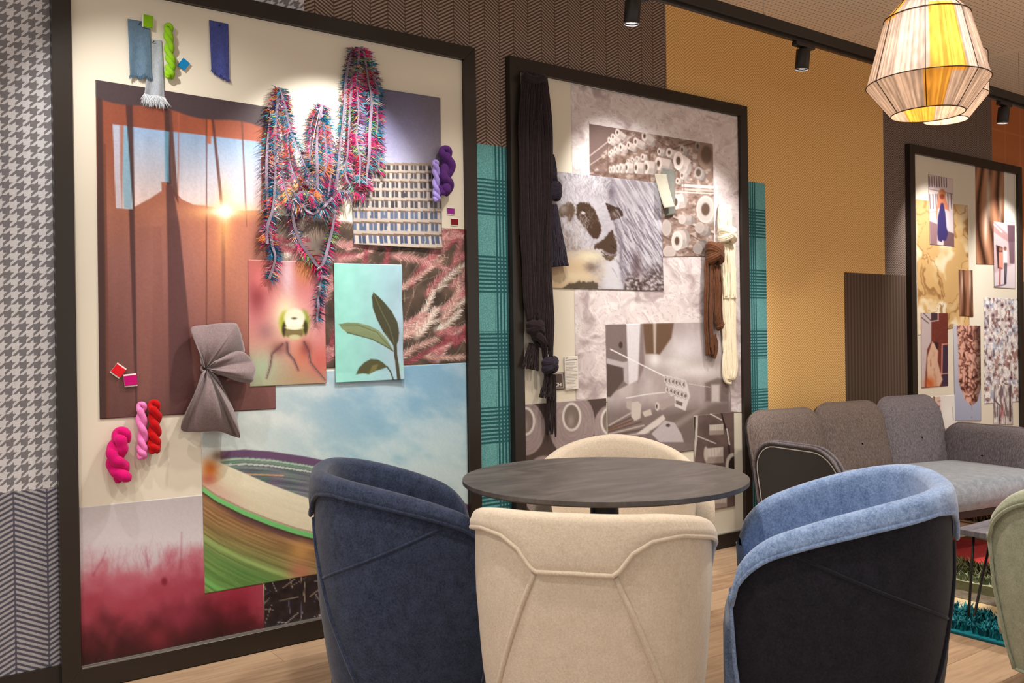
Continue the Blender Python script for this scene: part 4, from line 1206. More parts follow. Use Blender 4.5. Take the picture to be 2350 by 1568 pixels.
def p_spools(c):
    X, Y = c.X, c.Y
    c.fill((142, 118, 108)); c.blend(1 - smooth(1352, 1500, X + (Y - 300) * 0.6), (116, 96, 92))
    n = fbm(X / 9, Y / 7, 3, 3); c.blend(smooth(0.52, 0.75, n) * 0.6, (216, 200, 192)); c.blend(smooth(0.55, 0.8, 1 - n) * 0.7, (92, 70, 60))
    c.poly([(1352, 284), (1430, 296), (1352, 390)], (118, 98, 94), 3)
    for a, b, w, col in (((60, 420), (330, 210), 3, (210, 190, 182)), ((60, 560), (640, 170), 4, (120, 94, 84)), ((60, 520), (560, 180), 2, (220, 204, 196)), ((800, 250), (1100, 430), 3, (96, 76, 66)), ((940, 350), (1240, 265), 5, (96, 76, 68)), ((980, 1080), (1420, 1250), 8, (206, 186, 178)), ((980, 1100), (1420, 1275), 5, (104, 82, 72)), ((860, 1290), (1280, 1510), 7, (110, 88, 78)), ((1160, 1280), (1400, 1420), 3, (84, 64, 54)), ((1000, 810), (1420, 830), 4, (226, 212, 204)), ((1080, 740), (1420, 760), 10, (236, 224, 218)), ((1080, 780), (1420, 800), 8, (200, 180, 172)), ((720, 340), (720, 700), 6, (120, 94, 82)), ((260, 270), (260, 640), 3, (110, 88, 80)), ((690, 640), (690, 700), 6, (150, 112, 98)), ((1090, 690), (1090, 800), 4, (120, 98, 90))):
        c.line([ZS(*a), ZS(*b)], w / 1.6, col, 0.9, 0.95)
    for q in [(365, 160, 24, 38, 80, 60), (315, 210, 20, 36, 70, 50), (275, 245, 16, 32, 60, 40), (660, 200, 30, 55, 90, 70), (562, 262, 24, 46, 90, 50), (485, 300, 20, 40, 70, 40), (400, 322, 20, 44, 60, 30), (340, 350, 14, 36, 44, 22), (300, 376, 12, 32, 34, 18), (278, 400, 10, 28, 26, 12)]:
        spool(c, *q)
    for q in [(640, 430, 20, 36, 40, 12), (578, 450, 15, 30, 34, 10), (525, 462, 12, 26, 28, 8), (478, 474, 10, 22, 24, 6), (930, 380, 34, 50, 60, 30), (820, 370, 20, 40, 50, 20)]: spool(c, *q, k=0.98)
    for q in [(812, 500, 36, 72, 120, 30), (678, 540, 32, 70, 90, 10), (568, 545, 24, 62, 80, 10), (465, 545, 20, 56, 70, 6), (405, 550, 15, 48, 40, 4), (365, 556, 12, 42, 30, 3), (318, 560, 11, 38, 26, 2), (284, 566, 9, 32, 20, 2)]: spool(c, *q, k=1.03)
    spool(c, 1070, 350, 26, 46, 50, 30, k=0.86); spool(c, 1030, 470, 54, 100, 90, 70, k=1.04)
    spool(c, 1240, 310, 30, 55, 60, 20, k=0.66); c.ell(*ZS(1330, 410), 92 / 4.75, 150 / 4.75, (150, 124, 112), 1.2); c.ell(*ZS(1335, 405), 58 / 4.75, 100 / 4.75, (104, 82, 70), 3)
    spool(c, 1070, 630, 22, 40, 50, 20, k=0.9); spool(c, 1248, 600, 44, 64, 40, 30, k=0.74, hole=0.55); spool(c, 1020, 690, 20, 34, 30, 10, k=0.9)
    spool(c, 1000, 920, 40, 80, 90, -20, k=1.02, hole=0.5); spool(c, 1325, 1000, 100, 150, 50, 20, k=0.86, hole=0.42)
    spool(c, 1070, 1110, 40, 50, 100, 10, k=0.86, hole=0.0); spool(c, 1260, 1200, 50, 60, 80, 40, k=0.78, hole=0.0); spool(c, 900, 1200, 50, 90, 10, 10, k=0.8, hole=0.0)
    spool(c, 1015, 1345, 60, 105, 80, -30, k=0.98, hole=0.4); spool(c, 1240, 1430, 50, 60, 60, -40, k=0.7, hole=0.0); spool(c, 930, 1460, 70, 60, 10, 20, k=0.86, hole=0.0)
    c.C[:, 0] *= 1.0; c.grain(0.06)
sheet('photo_print', 'sepia photograph of thread bobbins on factory racks', [(1352, 284), (1636, 331), (1640, 588), (1356, 592)], Y3, p_spools, 1.6)

def ZH(pts): return [(1240 + x / 5.227, 380 + y / 5.227) for x, y in pts]
def p_sheep(c):
    X, Y = c.X, c.Y
    u = (X - 1240) * 5.227; v = (Y - 380) * 5.227
    c.fill((200, 194, 204))
    # long diagonal fleece at the right
    d = (u * 0.86 - v * 0.5); e = (u * 0.5 + v * 0.86)
    fl = fbm(d / 16 + 1.2 * fbm(u / 160, v / 160, 2, 1), e / 150, 3, 2)
    right = smooth(780, 900, u - 0.12 * v)
    c.blend(right * smooth(0.45, 0.72, fl) * (0.35 + 0.55 * smooth(300, 1100, v)), (112, 100, 116)); c.blend(right * smooth(0.5, 0.8, 1 - fl) * 0.5, (244, 242, 248))
    # soft wool of cheek and crown
    wl = fbm(u / 40, v / 24, 4, 4); left = 1 - right
    c.blend(left * smooth(0.42, 0.68, wl) * 0.5, (150, 144, 156)); c.blend(left * (1 - smooth(60, 300, v)) * 0.4, (206, 206, 216))
    c.blob(*ZH([(470, 290)])[0], 24, 9, (120, 112, 124), 0.5); c.blob(*ZH([(650, 370)])[0], 22, 6, (130, 120, 130), 0.4)
    c.blob(*ZH([(400, 850)])[0], 24, 40, (176, 160, 150), 0.7); c.blend(left * smooth(0.55, 0.8, fbm(u / 30, v / 90, 3, 7)) * smooth(500, 700, v) * (1 - smooth(950, 1100, v)) * (1 - smooth(450, 600, u)) * 0.6, (128, 108, 98))
    # golden ground at lower left
    # head against the fleece
    X_, Y_ = c.X, c.Y; c.X = X_ + 5 * (fbm(X_ / 4, Y_ / 4, 3, 21) - 0.5); c.Y = Y_ + 7 * (fbm(X_ / 4, Y_ / 4, 3, 22) - 0.5)
    c.blob(*ZH([(850, 300)])[0], 9, 26, (96, 84, 96), 0.7); c.line(ZH([(900, 700), (920, 850), (970, 1000), (960, 1200), (990, 1400)]), 5, (96, 84, 98), 3, 0.55)
    c.poly(ZH([(200, 90), (700, 100), (800, 260), (830, 450), (875, 660), (905, 800), (945, 960), (930, 1060), (880, 1100), (640, 1010), (560, 1000), (440, 960), (330, 800), (240, 620), (180, 300)]), (226, 222, 231), 4, 0.55)
    # white chest
    c.poly(ZH([(740, 1180), (930, 1090), (965, 1300), (985, 1500), (760, 1500)]), (232, 230, 238), 9, 0.85)
    gn = fbm(u / 90, v / 60, 3, 31) - 0.5
    c.blend(smooth(960, 1160, v + 260 * gn) * (1 - smooth(520, 800, u + 300 * gn)) * 0.95, (230, 202, 164)); c.blob(*ZH([(600, 1090)])[0], 36, 14, (252, 240, 206), 0.9); c.blob(*ZH([(300, 1330)])[0], 60, 12, (250, 232, 196), 0.8); c.blob(*ZH([(150, 1240)])[0], 20, 24, (214, 170, 130), 0.7)
    c.blob(*ZH([(610, 1220)])[0], 14, 10, (130, 108, 92), 0.8); c.poly(ZH([(270, 1468), (340, 1420), (460, 1395), (690, 1400), (690, 1490), (270, 1480)]), (84, 70, 56), 2.5, 0.9)
    # stony dark lower right
    sp = fbm(u / 26, v / 26, 3, 9); dk = smooth(980, 1040, u) * smooth(1180, 1420, v + (u - 1200) * 0.3)
    c.blend(dk * 0.8, (128, 110, 112)); c.blend(dk * smooth(0.5, 0.7, sp), (216, 206, 208)); c.blend(dk * smooth(0.5, 0.68, 1 - sp) * 0.9, (74, 58, 52))
    c.blob(*ZH([(1160, 1180)])[0], 10, 28, (104, 78, 78), 0.8)
    BR = (78, 56, 42)
    c.poly(ZH([(430, 470), (500, 440), (580, 455), (650, 520), (690, 610), (720, 700), (735, 780), (700, 870), (650, 885), (590, 835), (540, 760), (480, 680), (425, 600), (440, 540)]), BR, 2.2)
    c.poly(ZH([(215, 540), (260, 470), (330, 440), (400, 460), (420, 540), (400, 610), (350, 700), (320, 610), (240, 620)]), (92, 68, 50), 3, 0.9); c.blob(*ZH([(270, 520)])[0], 10, 10, (190, 180, 180), 0.7)
    c.poly(ZH([(780, 455), (850, 470), (930, 500), (985, 550), (990, 610), (930, 645), (855, 658), (820, 560)]), (72, 52, 44), 1.2); c.blob(*ZH([(890, 590)])[0], 9, 8, (150, 128, 120), 0.8)
    c.poly(ZH([(860, 765), (885, 820), (915, 900), (925, 1000), (900, 1070), (850, 1085), (780, 1060), (740, 1010), (650, 1000), (640, 960), (720, 910), (790, 850), (830, 790)]), (84, 62, 48), 2.0)
    c.poly(ZH([(740, 1010), (790, 1030), (850, 1060), (910, 1050), (900, 1085), (840, 1090), (770, 1060)]), (156, 138, 142), 2, 0.9); c.poly(ZH([(745, 1070), (830, 1105), (890, 1090), (880, 1130), (830, 1148), (770, 1110)]), (112, 90, 70), 1.5)
    c.line(ZH([(850, 960), (900, 1000), (912, 960)]), 2, (40, 28, 22)); c.line(ZH([(735, 1040), (790, 1085), (860, 1095), (905, 1075)]), 1.8, (50, 36, 30))
    c.X, c.Y = X_, Y_
    c.ell(*ZH([(510, 562)])[0], 6.5, 5.5, (120, 104, 96), 1); c.ell(*ZH([(515, 568)])[0], 4, 3, (226, 220, 224), 0.8); c.line(ZH([(475, 545), (510, 535), (545, 560)]), 2, (34, 24, 20))
    c.blend(smooth(0.62, 0.8, fbm(u / 16, v / 16, 3, 12)) * (np.exp(-((u - 560) / 160) ** 2 - ((v - 660) / 220) ** 2)) * 0.7, (150, 132, 120))
    r = np.random.RandomState(2)
    for _ in range(420):
        x, y = (r.uniform(230, 820), r.uniform(150, 480)) if r.rand() < 0.55 else (r.uniform(230, 620), r.uniform(620, 1010)); a = r.uniform(-2.4, -0.6); L = r.uniform(40, 110)
        c.line(ZH([(x, y), (x + L * math.cos(a), y + L * math.sin(a))]), 1.2, [(240, 238, 244), (142, 134, 146), (166, 154, 152)][r.randint(3)], 0.8, 0.45)
    for _ in range(160):
        t = r.rand(); x = 190 + 620 * t; y = 250 - 130 * math.sin(math.pi * t) + r.uniform(-30, 50); a = -math.pi / 2 + (t - 0.5) * 1.6 + r.uniform(-0.5, 0.5); L = r.uniform(30, 90)
        c.line(ZH([(x, y), (x + L * math.cos(a), y + L * math.sin(a))]), 1.1, [(238, 236, 242), (128, 122, 136)][r.randint(2)], 0.7, 0.55)
    for _ in range(140):
        x, y = r.uniform(860, 1420), r.uniform(420, 1250); a = 1.05 + r.uniform(-0.15, 0.15); L = r.uniform(60, 190)
        c.line(ZH([(x, y), (x + L * math.cos(a), y + L * math.sin(a))]), r.uniform(1.2, 3.0), [(90, 80, 96), (120, 110, 124), (236, 234, 242)][r.randint(3)], 1.0, 0.5, 0.5)
    c.C *= 0.9
sheet('photo_print', 'photograph of a black and white sheep head in fleece', [(1255, 391), (1517, 421), (1523, 668), (1257, 661)], Y4, p_sheep, 1.7)

def ZM(pts): return [(1380 + x / 5.228, 730 + y / 5.228) for x, y in pts]
def p_machine(c):
    X, Y = c.X, c.Y; u = (X - 1380) * 5.228; v = (Y - 730) * 5.228
    c.fill((176, 162, 162)); c.blend(smooth(0.3, 0.7, fbm(u / 160, v / 300, 3, 1)) * 0.6, (214, 204, 206)); c.blend(smooth(900, 1200, v) * 0.75, (112, 96, 94))
    for q, r1, r2, col, a in (((1000, 400), 40, 40, (232, 226, 230), 0.9), ((1000, 560), 50, 16, (150, 136, 134), 0.6), ((1150, 640), 60, 18, (236, 228, 228), 0.9), ((900, 540), 40, 14, (244, 240, 240), 0.7), ((700, 980), 60, 16, (190, 178, 178), 0.6), ((1380, 1000), 20, 30, (120, 104, 100), 0.7), ((640, 500), 14, 18, (246, 242, 242), 0.9)):
        p = ZM([q])[0]; c.blob(p[0], p[1], r1, r2, col, a)
    c.poly(ZM([(490, 60), (870, 60), (840, 240), (700, 440), (650, 430), (530, 430)]), (110, 84, 66), 3); c.poly(ZM([(620, 60), (660, 60), (655, 430), (630, 430)]), (190, 174, 166), 2)
    c.poly(ZM([(50, 60), (300, 60), (320, 800), (60, 940)]), (128, 112, 110), 2); c.poly(ZM([(300, 60), (470, 60), (450, 740), (330, 800)]), (226, 220, 226), 2); c.poly(ZM([(470, 60), (500, 60), (520, 560), (440, 780)]), (140, 124, 122), 3)
    c.poly(ZM([(60, 540), (250, 590), (275, 740), (110, 950), (60, 950)]), (92, 76, 70), 2); c.poly(ZM([(60, 480), (260, 530), (320, 520), (320, 800), (270, 760), (270, 600), (60, 545)]), (190, 180, 182), 2)
    c.ell(*ZM([(232, 325)])[0], 4.5, 7.5, (70, 54, 50), 1); c.poly(ZM([(1245, 780), (1400, 720), (1530, 760), (1530, 1010), (1250, 1000)]), (110, 94, 90), 4, 0.8); c.poly(ZM([(1320, 800), (1420, 800), (1420, 1010), (1320, 1010)]), (206, 194, 192), 4)
    c.poly(ZM([(760, 1180), (1530, 1010), (1530, 1500), (990, 1500), (860, 1260)]), (120, 104, 100), 5, 0.9); c.poly(ZM([(860, 1270), (1240, 1030), (1260, 1080), (900, 1330)]), (160, 146, 142), 6, 0.8)
    c.line(ZM([(110, 375), (450, 545), (760, 700)]), 2.6, (246, 242, 244), 1.0); c.line(ZM([(300, 960), (560, 915), (800, 890)]), 2.2, (240, 236, 238), 1.0); c.line(ZM([(1050, 790), (1300, 830)]), 1.2, (226, 216, 214), 0.8)
    # comb plate with eyelets
    c.poly(ZM([(755, 680), (1010, 745), (1035, 800), (1065, 940), (1040, 1010), (1010, 1115), (880, 1060), (880, 980), (800, 900), (770, 780)]), (222, 214, 214), 1.2)
    c.poly(ZM([(895, 985), (975, 1015), (970, 1060), (895, 1030)]), (120, 102, 98), 1.0)
    for k in range(6):
        for (bx, by) in ((770, 742), (790, 860)):
            x, y = bx + k * 43, by + k * (11 if by < 800 else 15)
            c.ell(*ZM([(x, y)])[0], 4.6, 8.2, (140, 122, 120), 0.8); c.ell(*ZM([(x - 1, y)])[0], 3.8, 7.2, (236, 230, 230), 0.8); c.ell(*ZM([(x + 2, y)])[0], 2.1, 4.6, (110, 92, 88), 0.8)
    c.poly(ZM([(690, 1000), (870, 930), (890, 1020), (730, 1110), (680, 1080)]), (176, 162, 158), 1.2); c.ell(*ZM([(672, 1062)])[0], 5, 10, (216, 206, 204), 1); c.ell(*ZM([(664, 1062)])[0], 2, 5, (84, 68, 62), 1)
    for k in range(7):
        c.line(ZM([(90, 1290 - k * 10 + k * 36), (390 + k * 30, 1120 + k * 42)]), 3.6, [(190, 176, 170), (104, 84, 76)][k % 2], 1.2); c.line(ZM([(95, 1340), (380, 1230)]), 3, (120, 84, 66), 1)
    c.poly(ZM([(360, 1010), (440, 1000), (480, 1040), (470, 1200), (410, 1230), (360, 1190)]), (206, 196, 190), 1.4); c.poly(ZM([(300, 990), (370, 1000), (360, 1110), (300, 1080)]), (186, 174, 168), 1.4)
    c.poly(ZM([(420, 1390), (740, 1160), (770, 1210), (690, 1290), (520, 1395)]), (220, 210, 206), 2); c.poly(ZM([(600, 1390), (760, 1230), (880, 1260), (960, 1390), (990, 1490), (700, 1490)]), (196, 186, 190), 1.5); c.ell(*ZM([(800, 1288)])[0], 5, 4, (90, 76, 74), 1)
    c.poly(ZM([(490, 1130), (590, 1090), (610, 1160), (520, 1190)]), (206, 194, 186), 1.2); c.grain(0.05)
sheet('photo_print', 'photograph of a winding machine with a thread comb plate', [(1390, 745), (1669, 738), (1682, 1022), (1397, 1060)], Y3, p_machine, 1.8)
def p_cones(c):
    X, Y = c.X, c.Y; c.fill((84, 68, 64))
    for cx, cy, R in ((1312, 965, 62), (1206, 975, 52), (1400, 975, 44), (1250, 1110, 60), (1360, 1120, 60)):
        c.ell(cx, cy + 8, R * 0.86, R * 1.2, (168, 150, 150), 1.5)
        an = np.hypot((X - cx) / 0.86, (Y - cy - 8) / 1.2); m = an < R
        c.C[m] *= (0.86 + 0.22 * fbm(an[m] / 1.6, np.arctan2(Y[m] - cy, X[m] - cx) * 2, 3))[:, None]
        c.ell(cx, cy - 8, 22, 33, (228, 220, 216), 1.2); c.ell(cx, cy - 8, 17, 27, (128, 112, 106), 1.2); c.blob(cx - 2, cy + 2, 8, 16, (176, 162, 156), 0.8)
sheet('photo_print', 'photograph of big thread cones seen end-on, low in the sheep collage', [(1205, 929), (1391, 914), (1396, 1160), (1205, 1190)], Y2, p_cones, 2.0, clip=F2)
def p_minis(c):
    X, Y = c.X, c.Y; c.fill((104, 86, 82)); c.C *= (0.8 + 0.4 * fbm(X / 20, Y / 20, 3))[:, None]
    c.poly([(1591, 955), (1602, 954), (1600, 1010), (1594, 1060)], (206, 198, 192), 1); c.poly([(1592, 957), (1597, 957), (1593, 1030)], (50, 40, 38), 1); c.line([(1630, 950), (1656, 964)], 3, (206, 196, 190)); c.line([(1598, 1000), (1642, 1018)], 2.5, (206, 196, 190)); c.line([(1656, 950), (1672, 1010), (1676, 1080)], 3, (40, 30, 28)); c.line([(1668, 985), (1674, 1020)], 3, (226, 216, 210))
    def sp(x, y, w, h):
        c.poly([(x - w, y - h * 0.8), (x + w, y - h), (x + w, y + h), (x - w, y + h * 1.1)], (206, 194, 186), 1.2); c.poly([(x - w, y + h * 0.3), (x + w, y + h * 0.2), (x + w, y + h), (x - w, y + h * 1.1)], (150, 134, 126), 2, 0.8)
        for k in range(7): c.line([(x - w + 2 * w * k / 6, y - h * 0.8), (x - w + 2 * w * k / 6, y + h)], 0.8, (164, 148, 140), 0.7, 0.6)
    sp(1644, 985, 16, 12); sp(1640, 1044, 20, 18); c.ell(1620, 1042, 5, 17, (196, 184, 176), 1); sp(1640, 1150, 28, 22); sp(1640, 1100, 18, 16)
    c.ell(1682, 1068, 17, 28, (206, 196, 188), 1.2); c.ell(1684, 1070, 12, 22, (52, 40, 36), 1.2)
sheet('photo_print', 'small photograph of thread reels beside the winding machine print', [(1591, 954), (1684, 945), (1686, 1161), (1597, 1178)], Y4, p_minis, 1.8)

# label card and dark name plate
def p_card(c):
    c.fill((238, 230, 220)); r = np.random.RandomState(8)
    c.line([(1298.5, 822.6), (1302.5, 822)], 1.8, (90, 82, 78), 0.8); c.line([(1298.5, 827.2), (1323.5, 825.6)], 2.0, (110, 102, 98), 0.8)
    for k in range(15):
        y = 833.8 + k * 3.38; L = 25 * (1.0 if r.rand() < 0.5 else r.uniform(0.45, 0.9)); x = 1298.8 + k * 0.06; pos = x
        while pos < x + L:
            w = r.uniform(2, 5); c.line([(pos, y - (pos - x) * 0.06), (min(pos + w, x + L), y - (min(pos + w, x + L) - x) * 0.06)], 1.2, (150, 142, 138), 0.7, 0.9); pos += w + 1.2
    for y in (888.5, 891.5): c.line([(1300, y), (1322 if y < 890 else 1315, y - 1.4)], 1.0, (176, 168, 164), 0.7, 0.9)
sheet('text_card', 'tall white card printed with small lines of text beside the dark name plate', [(1295.5, 819), (1326, 817), (1328, 893), (1298, 895)], Y4 - 0.004, p_card, 0.8, cat='card', th=0.004)
def p_plate(c):
    c.fill((78, 62, 54)); c.line([(1200, 859.6), (1291.2, 858), (1292.6, 890), (1200, 893.5)], 1.1, (214, 204, 194), 0.6)
    c.poly([(1250, 862), (1289, 860.5), (1290.5, 887), (1250, 889)], (88, 72, 66), 2)
plate = sheet('name_plate', 'small dark square plate with white letters half hidden by the black yarn', [(1256, 856.5), (1294.5, 855), (1295.5, 894), (1257, 896)], Y4, p_plate, 1.0, cat='sign')
tcu = bpy.data.curves.new('plate_text', 'FONT'); tcu.body = '\u0422\u041eHI'.replace('\u0422', 'T').replace('\u041e', 'O'); tcu.size = 0.030; tcu.extrude = 0.0003
tob = bpy.data.objects.new('plate_text', tcu); COL.objects.link(tob)
bpy.context.view_layer.update()
tme = bpy.data.meshes.new_from_object(tob.evaluated_get(bpy.context.evaluated_depsgraph_get())); bpy.data.objects.remove(tob)
tme.materials.clear(); tme.materials.append(Mat('white_ink', 0.6, rgba(240, 236, 230)).m)
_co = np.array([v.co[:] for v in tme.vertices]); _w = _co[:, 0].max() - _co[:, 0].min()
_a = at_y(1268.5, 887.5, Y4 - 0.0006); _b = at_y(1289.5, 885.5, Y4 - 0.0006)
_k = (_b[0] - _a[0]) / _w
tme.transform(Matrix.Translation((_a[0], _a[1], _a[2])) @ Matrix.Rotation(math.pi / 2, 4, 'X') @ Matrix.Diagonal((_k, _k, 1, 1)) @ Matrix.Translation((-_co[:, 0].min(), 0, 0)))
link(bpy.data.objects.new('lettering', tme), plate)

# ------------------------------------------------------------- third collage
def p_silk(c):
    X, Y = c.X, c.Y; wx = X / 30 + 1.8 * fbm(X / 30, Y / 45, 3, 1); wy = Y / 60 + 1.8 * fbm(X / 30 + 5, Y / 45, 3, 2)
    n = fbm(wx, wy, 2, 3); rid = np.abs(2 * fbm(wx * 1.4, wy * 1.4, 2, 4) - 1)
    c.fill((218, 178, 120)); c.blend(smooth(0.4, 0.65, n), (246, 224, 182)); c.blend(smooth(0.6, 0.75, n) * 0.7, (254, 244, 222)); c.blend((1 - smooth(0, 0.13, rid)) * 0.8, (150, 108, 62))
    c.blend((1 - smooth(480, 540, Y)) * 0.35, (196, 154, 104))
sheet('photo_print', 'photograph of rippling golden silk in the beige fashion collage', [(2102, 457), (2221, 472), (2225, 746), (2107, 770)], Y1, p_silk, 1.8)
def p_drape(c):
    X, Y = c.X, c.Y; s = X / 3.6 + 2.6 * np.sin(Y / 60 + X / 40) + 1.0 * fbm(X / 20, Y / 80, 2, 2)
    v = 0.5 + 0.5 * np.sin(s); c.C = np.array((98, 58, 38)) * (1 - v[:, None]) + np.array((186, 132, 100)) * v[:, None]
    c.blend((v < 0.08) * 0.8, (52, 28, 18)); c.blob(2268, 450, 6, 60, (246, 226, 204), 0.8); c.blob(2262, 520, 4, 40, (244, 226, 210), 0.8); c.blob(2296, 470, 4, 60, (226, 196, 172), 0.6)
sheet('photo_print', 'tall photograph of brown draped folds at the top of the fashion collage', [(2238, 381), (2304, 395), (2305, 609), (2240, 607)], Y1, p_drape, 1.6, clip=F3)
def p_drape2(c):
    X, Y = c.X, c.Y; v = 0.5 + 0.5 * np.sin(X / 2.6 + 1.5 * fbm(X / 12, Y / 60, 2, 5) * 3)
    c.C = np.array((84, 48, 30)) * (1 - v[:, None]) + np.array((170, 118, 92)) * v[:, None]; c.blob(2208, 650, 2, 30, (240, 220, 206), 0.8); c.blob(2226, 650, 2.5, 40, (240, 220, 206), 0.7)
sheet('photo_print', 'narrow photograph of brown folds over the golden silk print', [(2200, 619), (2232, 620), (2234, 727), (2202, 725)], Y3, p_drape2, 1.5)
def ZW(pts): return [(2090 + x / 5.408, 370 + y / 5.408) for x, y in pts]
def p_woman(c):
    X, Y = c.X, c.Y; c.fill((226, 208, 206))
    for x0 in range(230, 460, 30): c.line(ZW([(x0, 190), (x0 + 6, 320)]), 1.8, (70, 50, 70), 0.8, 0.9); 
    for x0 in (235, 275, 310, 330, 460, 500): c.line(ZW([(x0, 410), (x0 + 8, 590)]), 1.8, (70, 50, 70), 0.8, 0.9)
    c.line(ZW([(230, 345), (520, 410)]), 1.6, (130, 104, 110)); c.line(ZW([(230, 640), (320, 620)]), 1.6, (150, 120, 120)); c.poly(ZW([(440, 600), (540, 640), (540, 900), (440, 850)]), (214, 200, 206), 1.5)
    c.poly(ZW([(230, 740), (330, 780), (330, 1040), (240, 1035)]), (150, 116, 120), 1.5); c.poly(ZW([(440, 860), (540, 900), (540, 1060), (400, 1050)]), (120, 90, 96), 1.5)
    c.poly(ZW([(350, 400), (420, 400), (480, 620), (440, 600), (340, 580), (320, 760), (310, 640)]), (206, 130, 100), 1.5)
    c.poly(ZW([(375, 520), (405, 520), (430, 640), (445, 820), (465, 900), (440, 980), (380, 1005), (340, 985), (330, 900), (335, 700)]), (58, 50, 104), 1.3)
    c.ell(*ZW([(388, 410)])[0], 8, 12, (196, 126, 84), 1.5); c.ell(*ZW([(390, 440)])[0], 5, 6, (150, 70, 56), 1.2); c.line(ZW([(398, 990), (400, 1045)]), 2.4, (240, 220, 206))
sheet('photo_print', 'photograph of a person in a long navy dress before a white facade', [(2131, 400), (2187, 411), (2190, 566), (2134, 561)], Y3, p_woman, 1.4)
def p_couple(c):
    X, Y = c.X, c.Y; c.fill((208, 180, 184)); c.poly(ZW([(1030, 750), (1290, 980), (1290, 1060), (1030, 880)]), (176, 140, 140), 1.5); c.poly(ZW([(1200, 790), (1290, 800), (1290, 1280), (1230, 1270)]), (120, 92, 104), 1.5); c.poly(ZW([(1060, 1040), (1140, 1070), (1140, 1340), (1080, 1330)]), (60, 40, 44), 1.5)
    c.line(ZW([(1030, 780), (1130, 880)]), 3, (240, 226, 226)); c.poly(ZW([(1035, 1390), (1295, 1270), (1300, 1580), (1035, 1580)]), (226, 212, 218), 3)
    for k in range(6): c.line(ZW([(1215 + k * 14, 800), (1215 + k * 14, 1000)]), 1.3, (80, 56, 66), 0.7, 0.8)
    c.poly(ZW([(1095, 1130), (1140, 1130), (1145, 1330), (1095, 1320)]), (226, 150, 130), 1.2); c.ell(*ZW([(1115, 1095)])[0], 3.6, 5, (170, 110, 84), 1); c.line(ZW([(1110, 1320), (1105, 1530)]), 3.6, (176, 96, 90))
    c.poly(ZW([(1150, 1110), (1195, 1120), (1200, 1270), (1150, 1270)]), (236, 228, 234), 1.2); c.ell(*ZW([(1172, 1085)])[0], 3.4, 4.6, (130, 90, 76), 1); c.line(ZW([(1170, 1270), (1168, 1530)]), 2.8, (60, 56, 72)); c.line(ZW([(1190, 1270), (1180, 1520)]), 2.6, (66, 60, 78)); c.line(ZW([(1040, 1560), (1160, 1535)]), 3, (130, 110, 126))
sheet('photo_print', 'photograph of two people walking past a shopfront', [(2280, 508), (2329, 516), (2331, 663), (2282, 660)], Y3, p_couple, 1.4)
def ZB(pts): return [(2090 + x / 4.354, 600 + y / 4.354) for x, y in pts]
def p_brick(c):
    X, Y = c.X, c.Y; c.fill((118, 54, 46)); c.C *= (0.85 + 0.3 * fbm(X / 3, Y / 2, 2))[:, None]
    c.poly(ZB([(105, 515), (205, 515), (205, 800), (165, 880), (140, 1260), (105, 1260)]), (206, 190, 190), 1.5); c.line(ZB([(130, 520), (200, 590)]), 2, (90, 70, 74)); c.line(ZB([(108, 560), (180, 620)]), 2, (90, 70, 74))
    c.poly(ZB([(205, 515), (270, 515), (270, 600), (205, 605)]), (70, 50, 60), 1); c.line(ZB([(205, 600), (275, 590), (275, 515)]), 2.4, (214, 176, 170)); c.poly(ZB([(320, 840), (370, 840), (370, 1245), (310, 1240)]), (64, 46, 70), 1.2); c.line(ZB([(310, 1130), (315, 830), (365, 825)]), 2.6, (224, 150, 140)); c.line(ZB([(300, 1125), (368, 1120)]), 2, (224, 160, 150))
    c.poly(ZB([(215, 800), (275, 870), (270, 1000), (305, 1140), (320, 1180), (290, 1250), (160, 1255), (165, 960)]), (226, 186, 160), 1.8); c.blob(*ZB([(190, 1220)])[0], 12, 14, (206, 92, 40), 0.9); c.blend(smooth(0.5, 0.75, fbm(X / 4, Y / 12, 3, 3)) * np.exp(-((X - 2135) / 12) ** 2) * smooth(790, 830, Y) * 0.6, (150, 74, 40)); c.poly(ZB([(235, 810), (275, 810), (275, 890), (255, 870)]), (50, 34, 36), 1.5)
sheet('photo_print', 'photograph of a long-haired person by a red brick house', [(2113, 718), (2175, 719), (2176, 886), (2115, 891)], Y2, p_brick, 1.5)
def p_ruffle(c):
    X, Y = c.X, c.Y; c.vgrad([(740, (214, 212, 224)), (960, (168, 174, 200))])
    cx = np.interp(Y, [740, 860, 930], [2226, 2226, 2230]); hw = np.interp(Y, [740, 800, 880, 920, 932], [30, 27, 26, 14, 0])
    m = smooth(-2, 2, hw - np.abs(X - cx)); wx = X / 9 + 1.5 * fbm(X / 8, Y / 12, 2, 1); wy = Y / 13 + 1.5 * fbm(X / 8 + 3, Y / 12, 2, 2); rid = np.abs(2 * fbm(wx, wy, 2, 3) - 1)
    colr = np.array((120, 66, 54))[None] * (1 - smooth(0.0, 0.4, rid))[:, None] + np.array((228, 176, 158))[None] * smooth(0.0, 0.4, rid)[:, None]
    colr = colr * (1 - 0.45 * smooth(2226, 2250, X))[:, None]
    c.blend(m, 0 * colr) if False else None
    c.C = c.C * (1 - m[:, None]) + colr * m[:, None]; c.blend((1 - smooth(0.0, 0.09, rid)) * m * 0.8, (58, 26, 22)); c.blend((1 - smooth(760, 790, Y)) * smooth(2236, 2246, X) * 0.7, (72, 44, 40))
sheet('photo_print', 'photograph of a pink ruffled sleeve on pale blue', [(2188, 746), (2250, 748), (2252, 966), (2192, 966)], Y3, p_ruffle, 1.5)
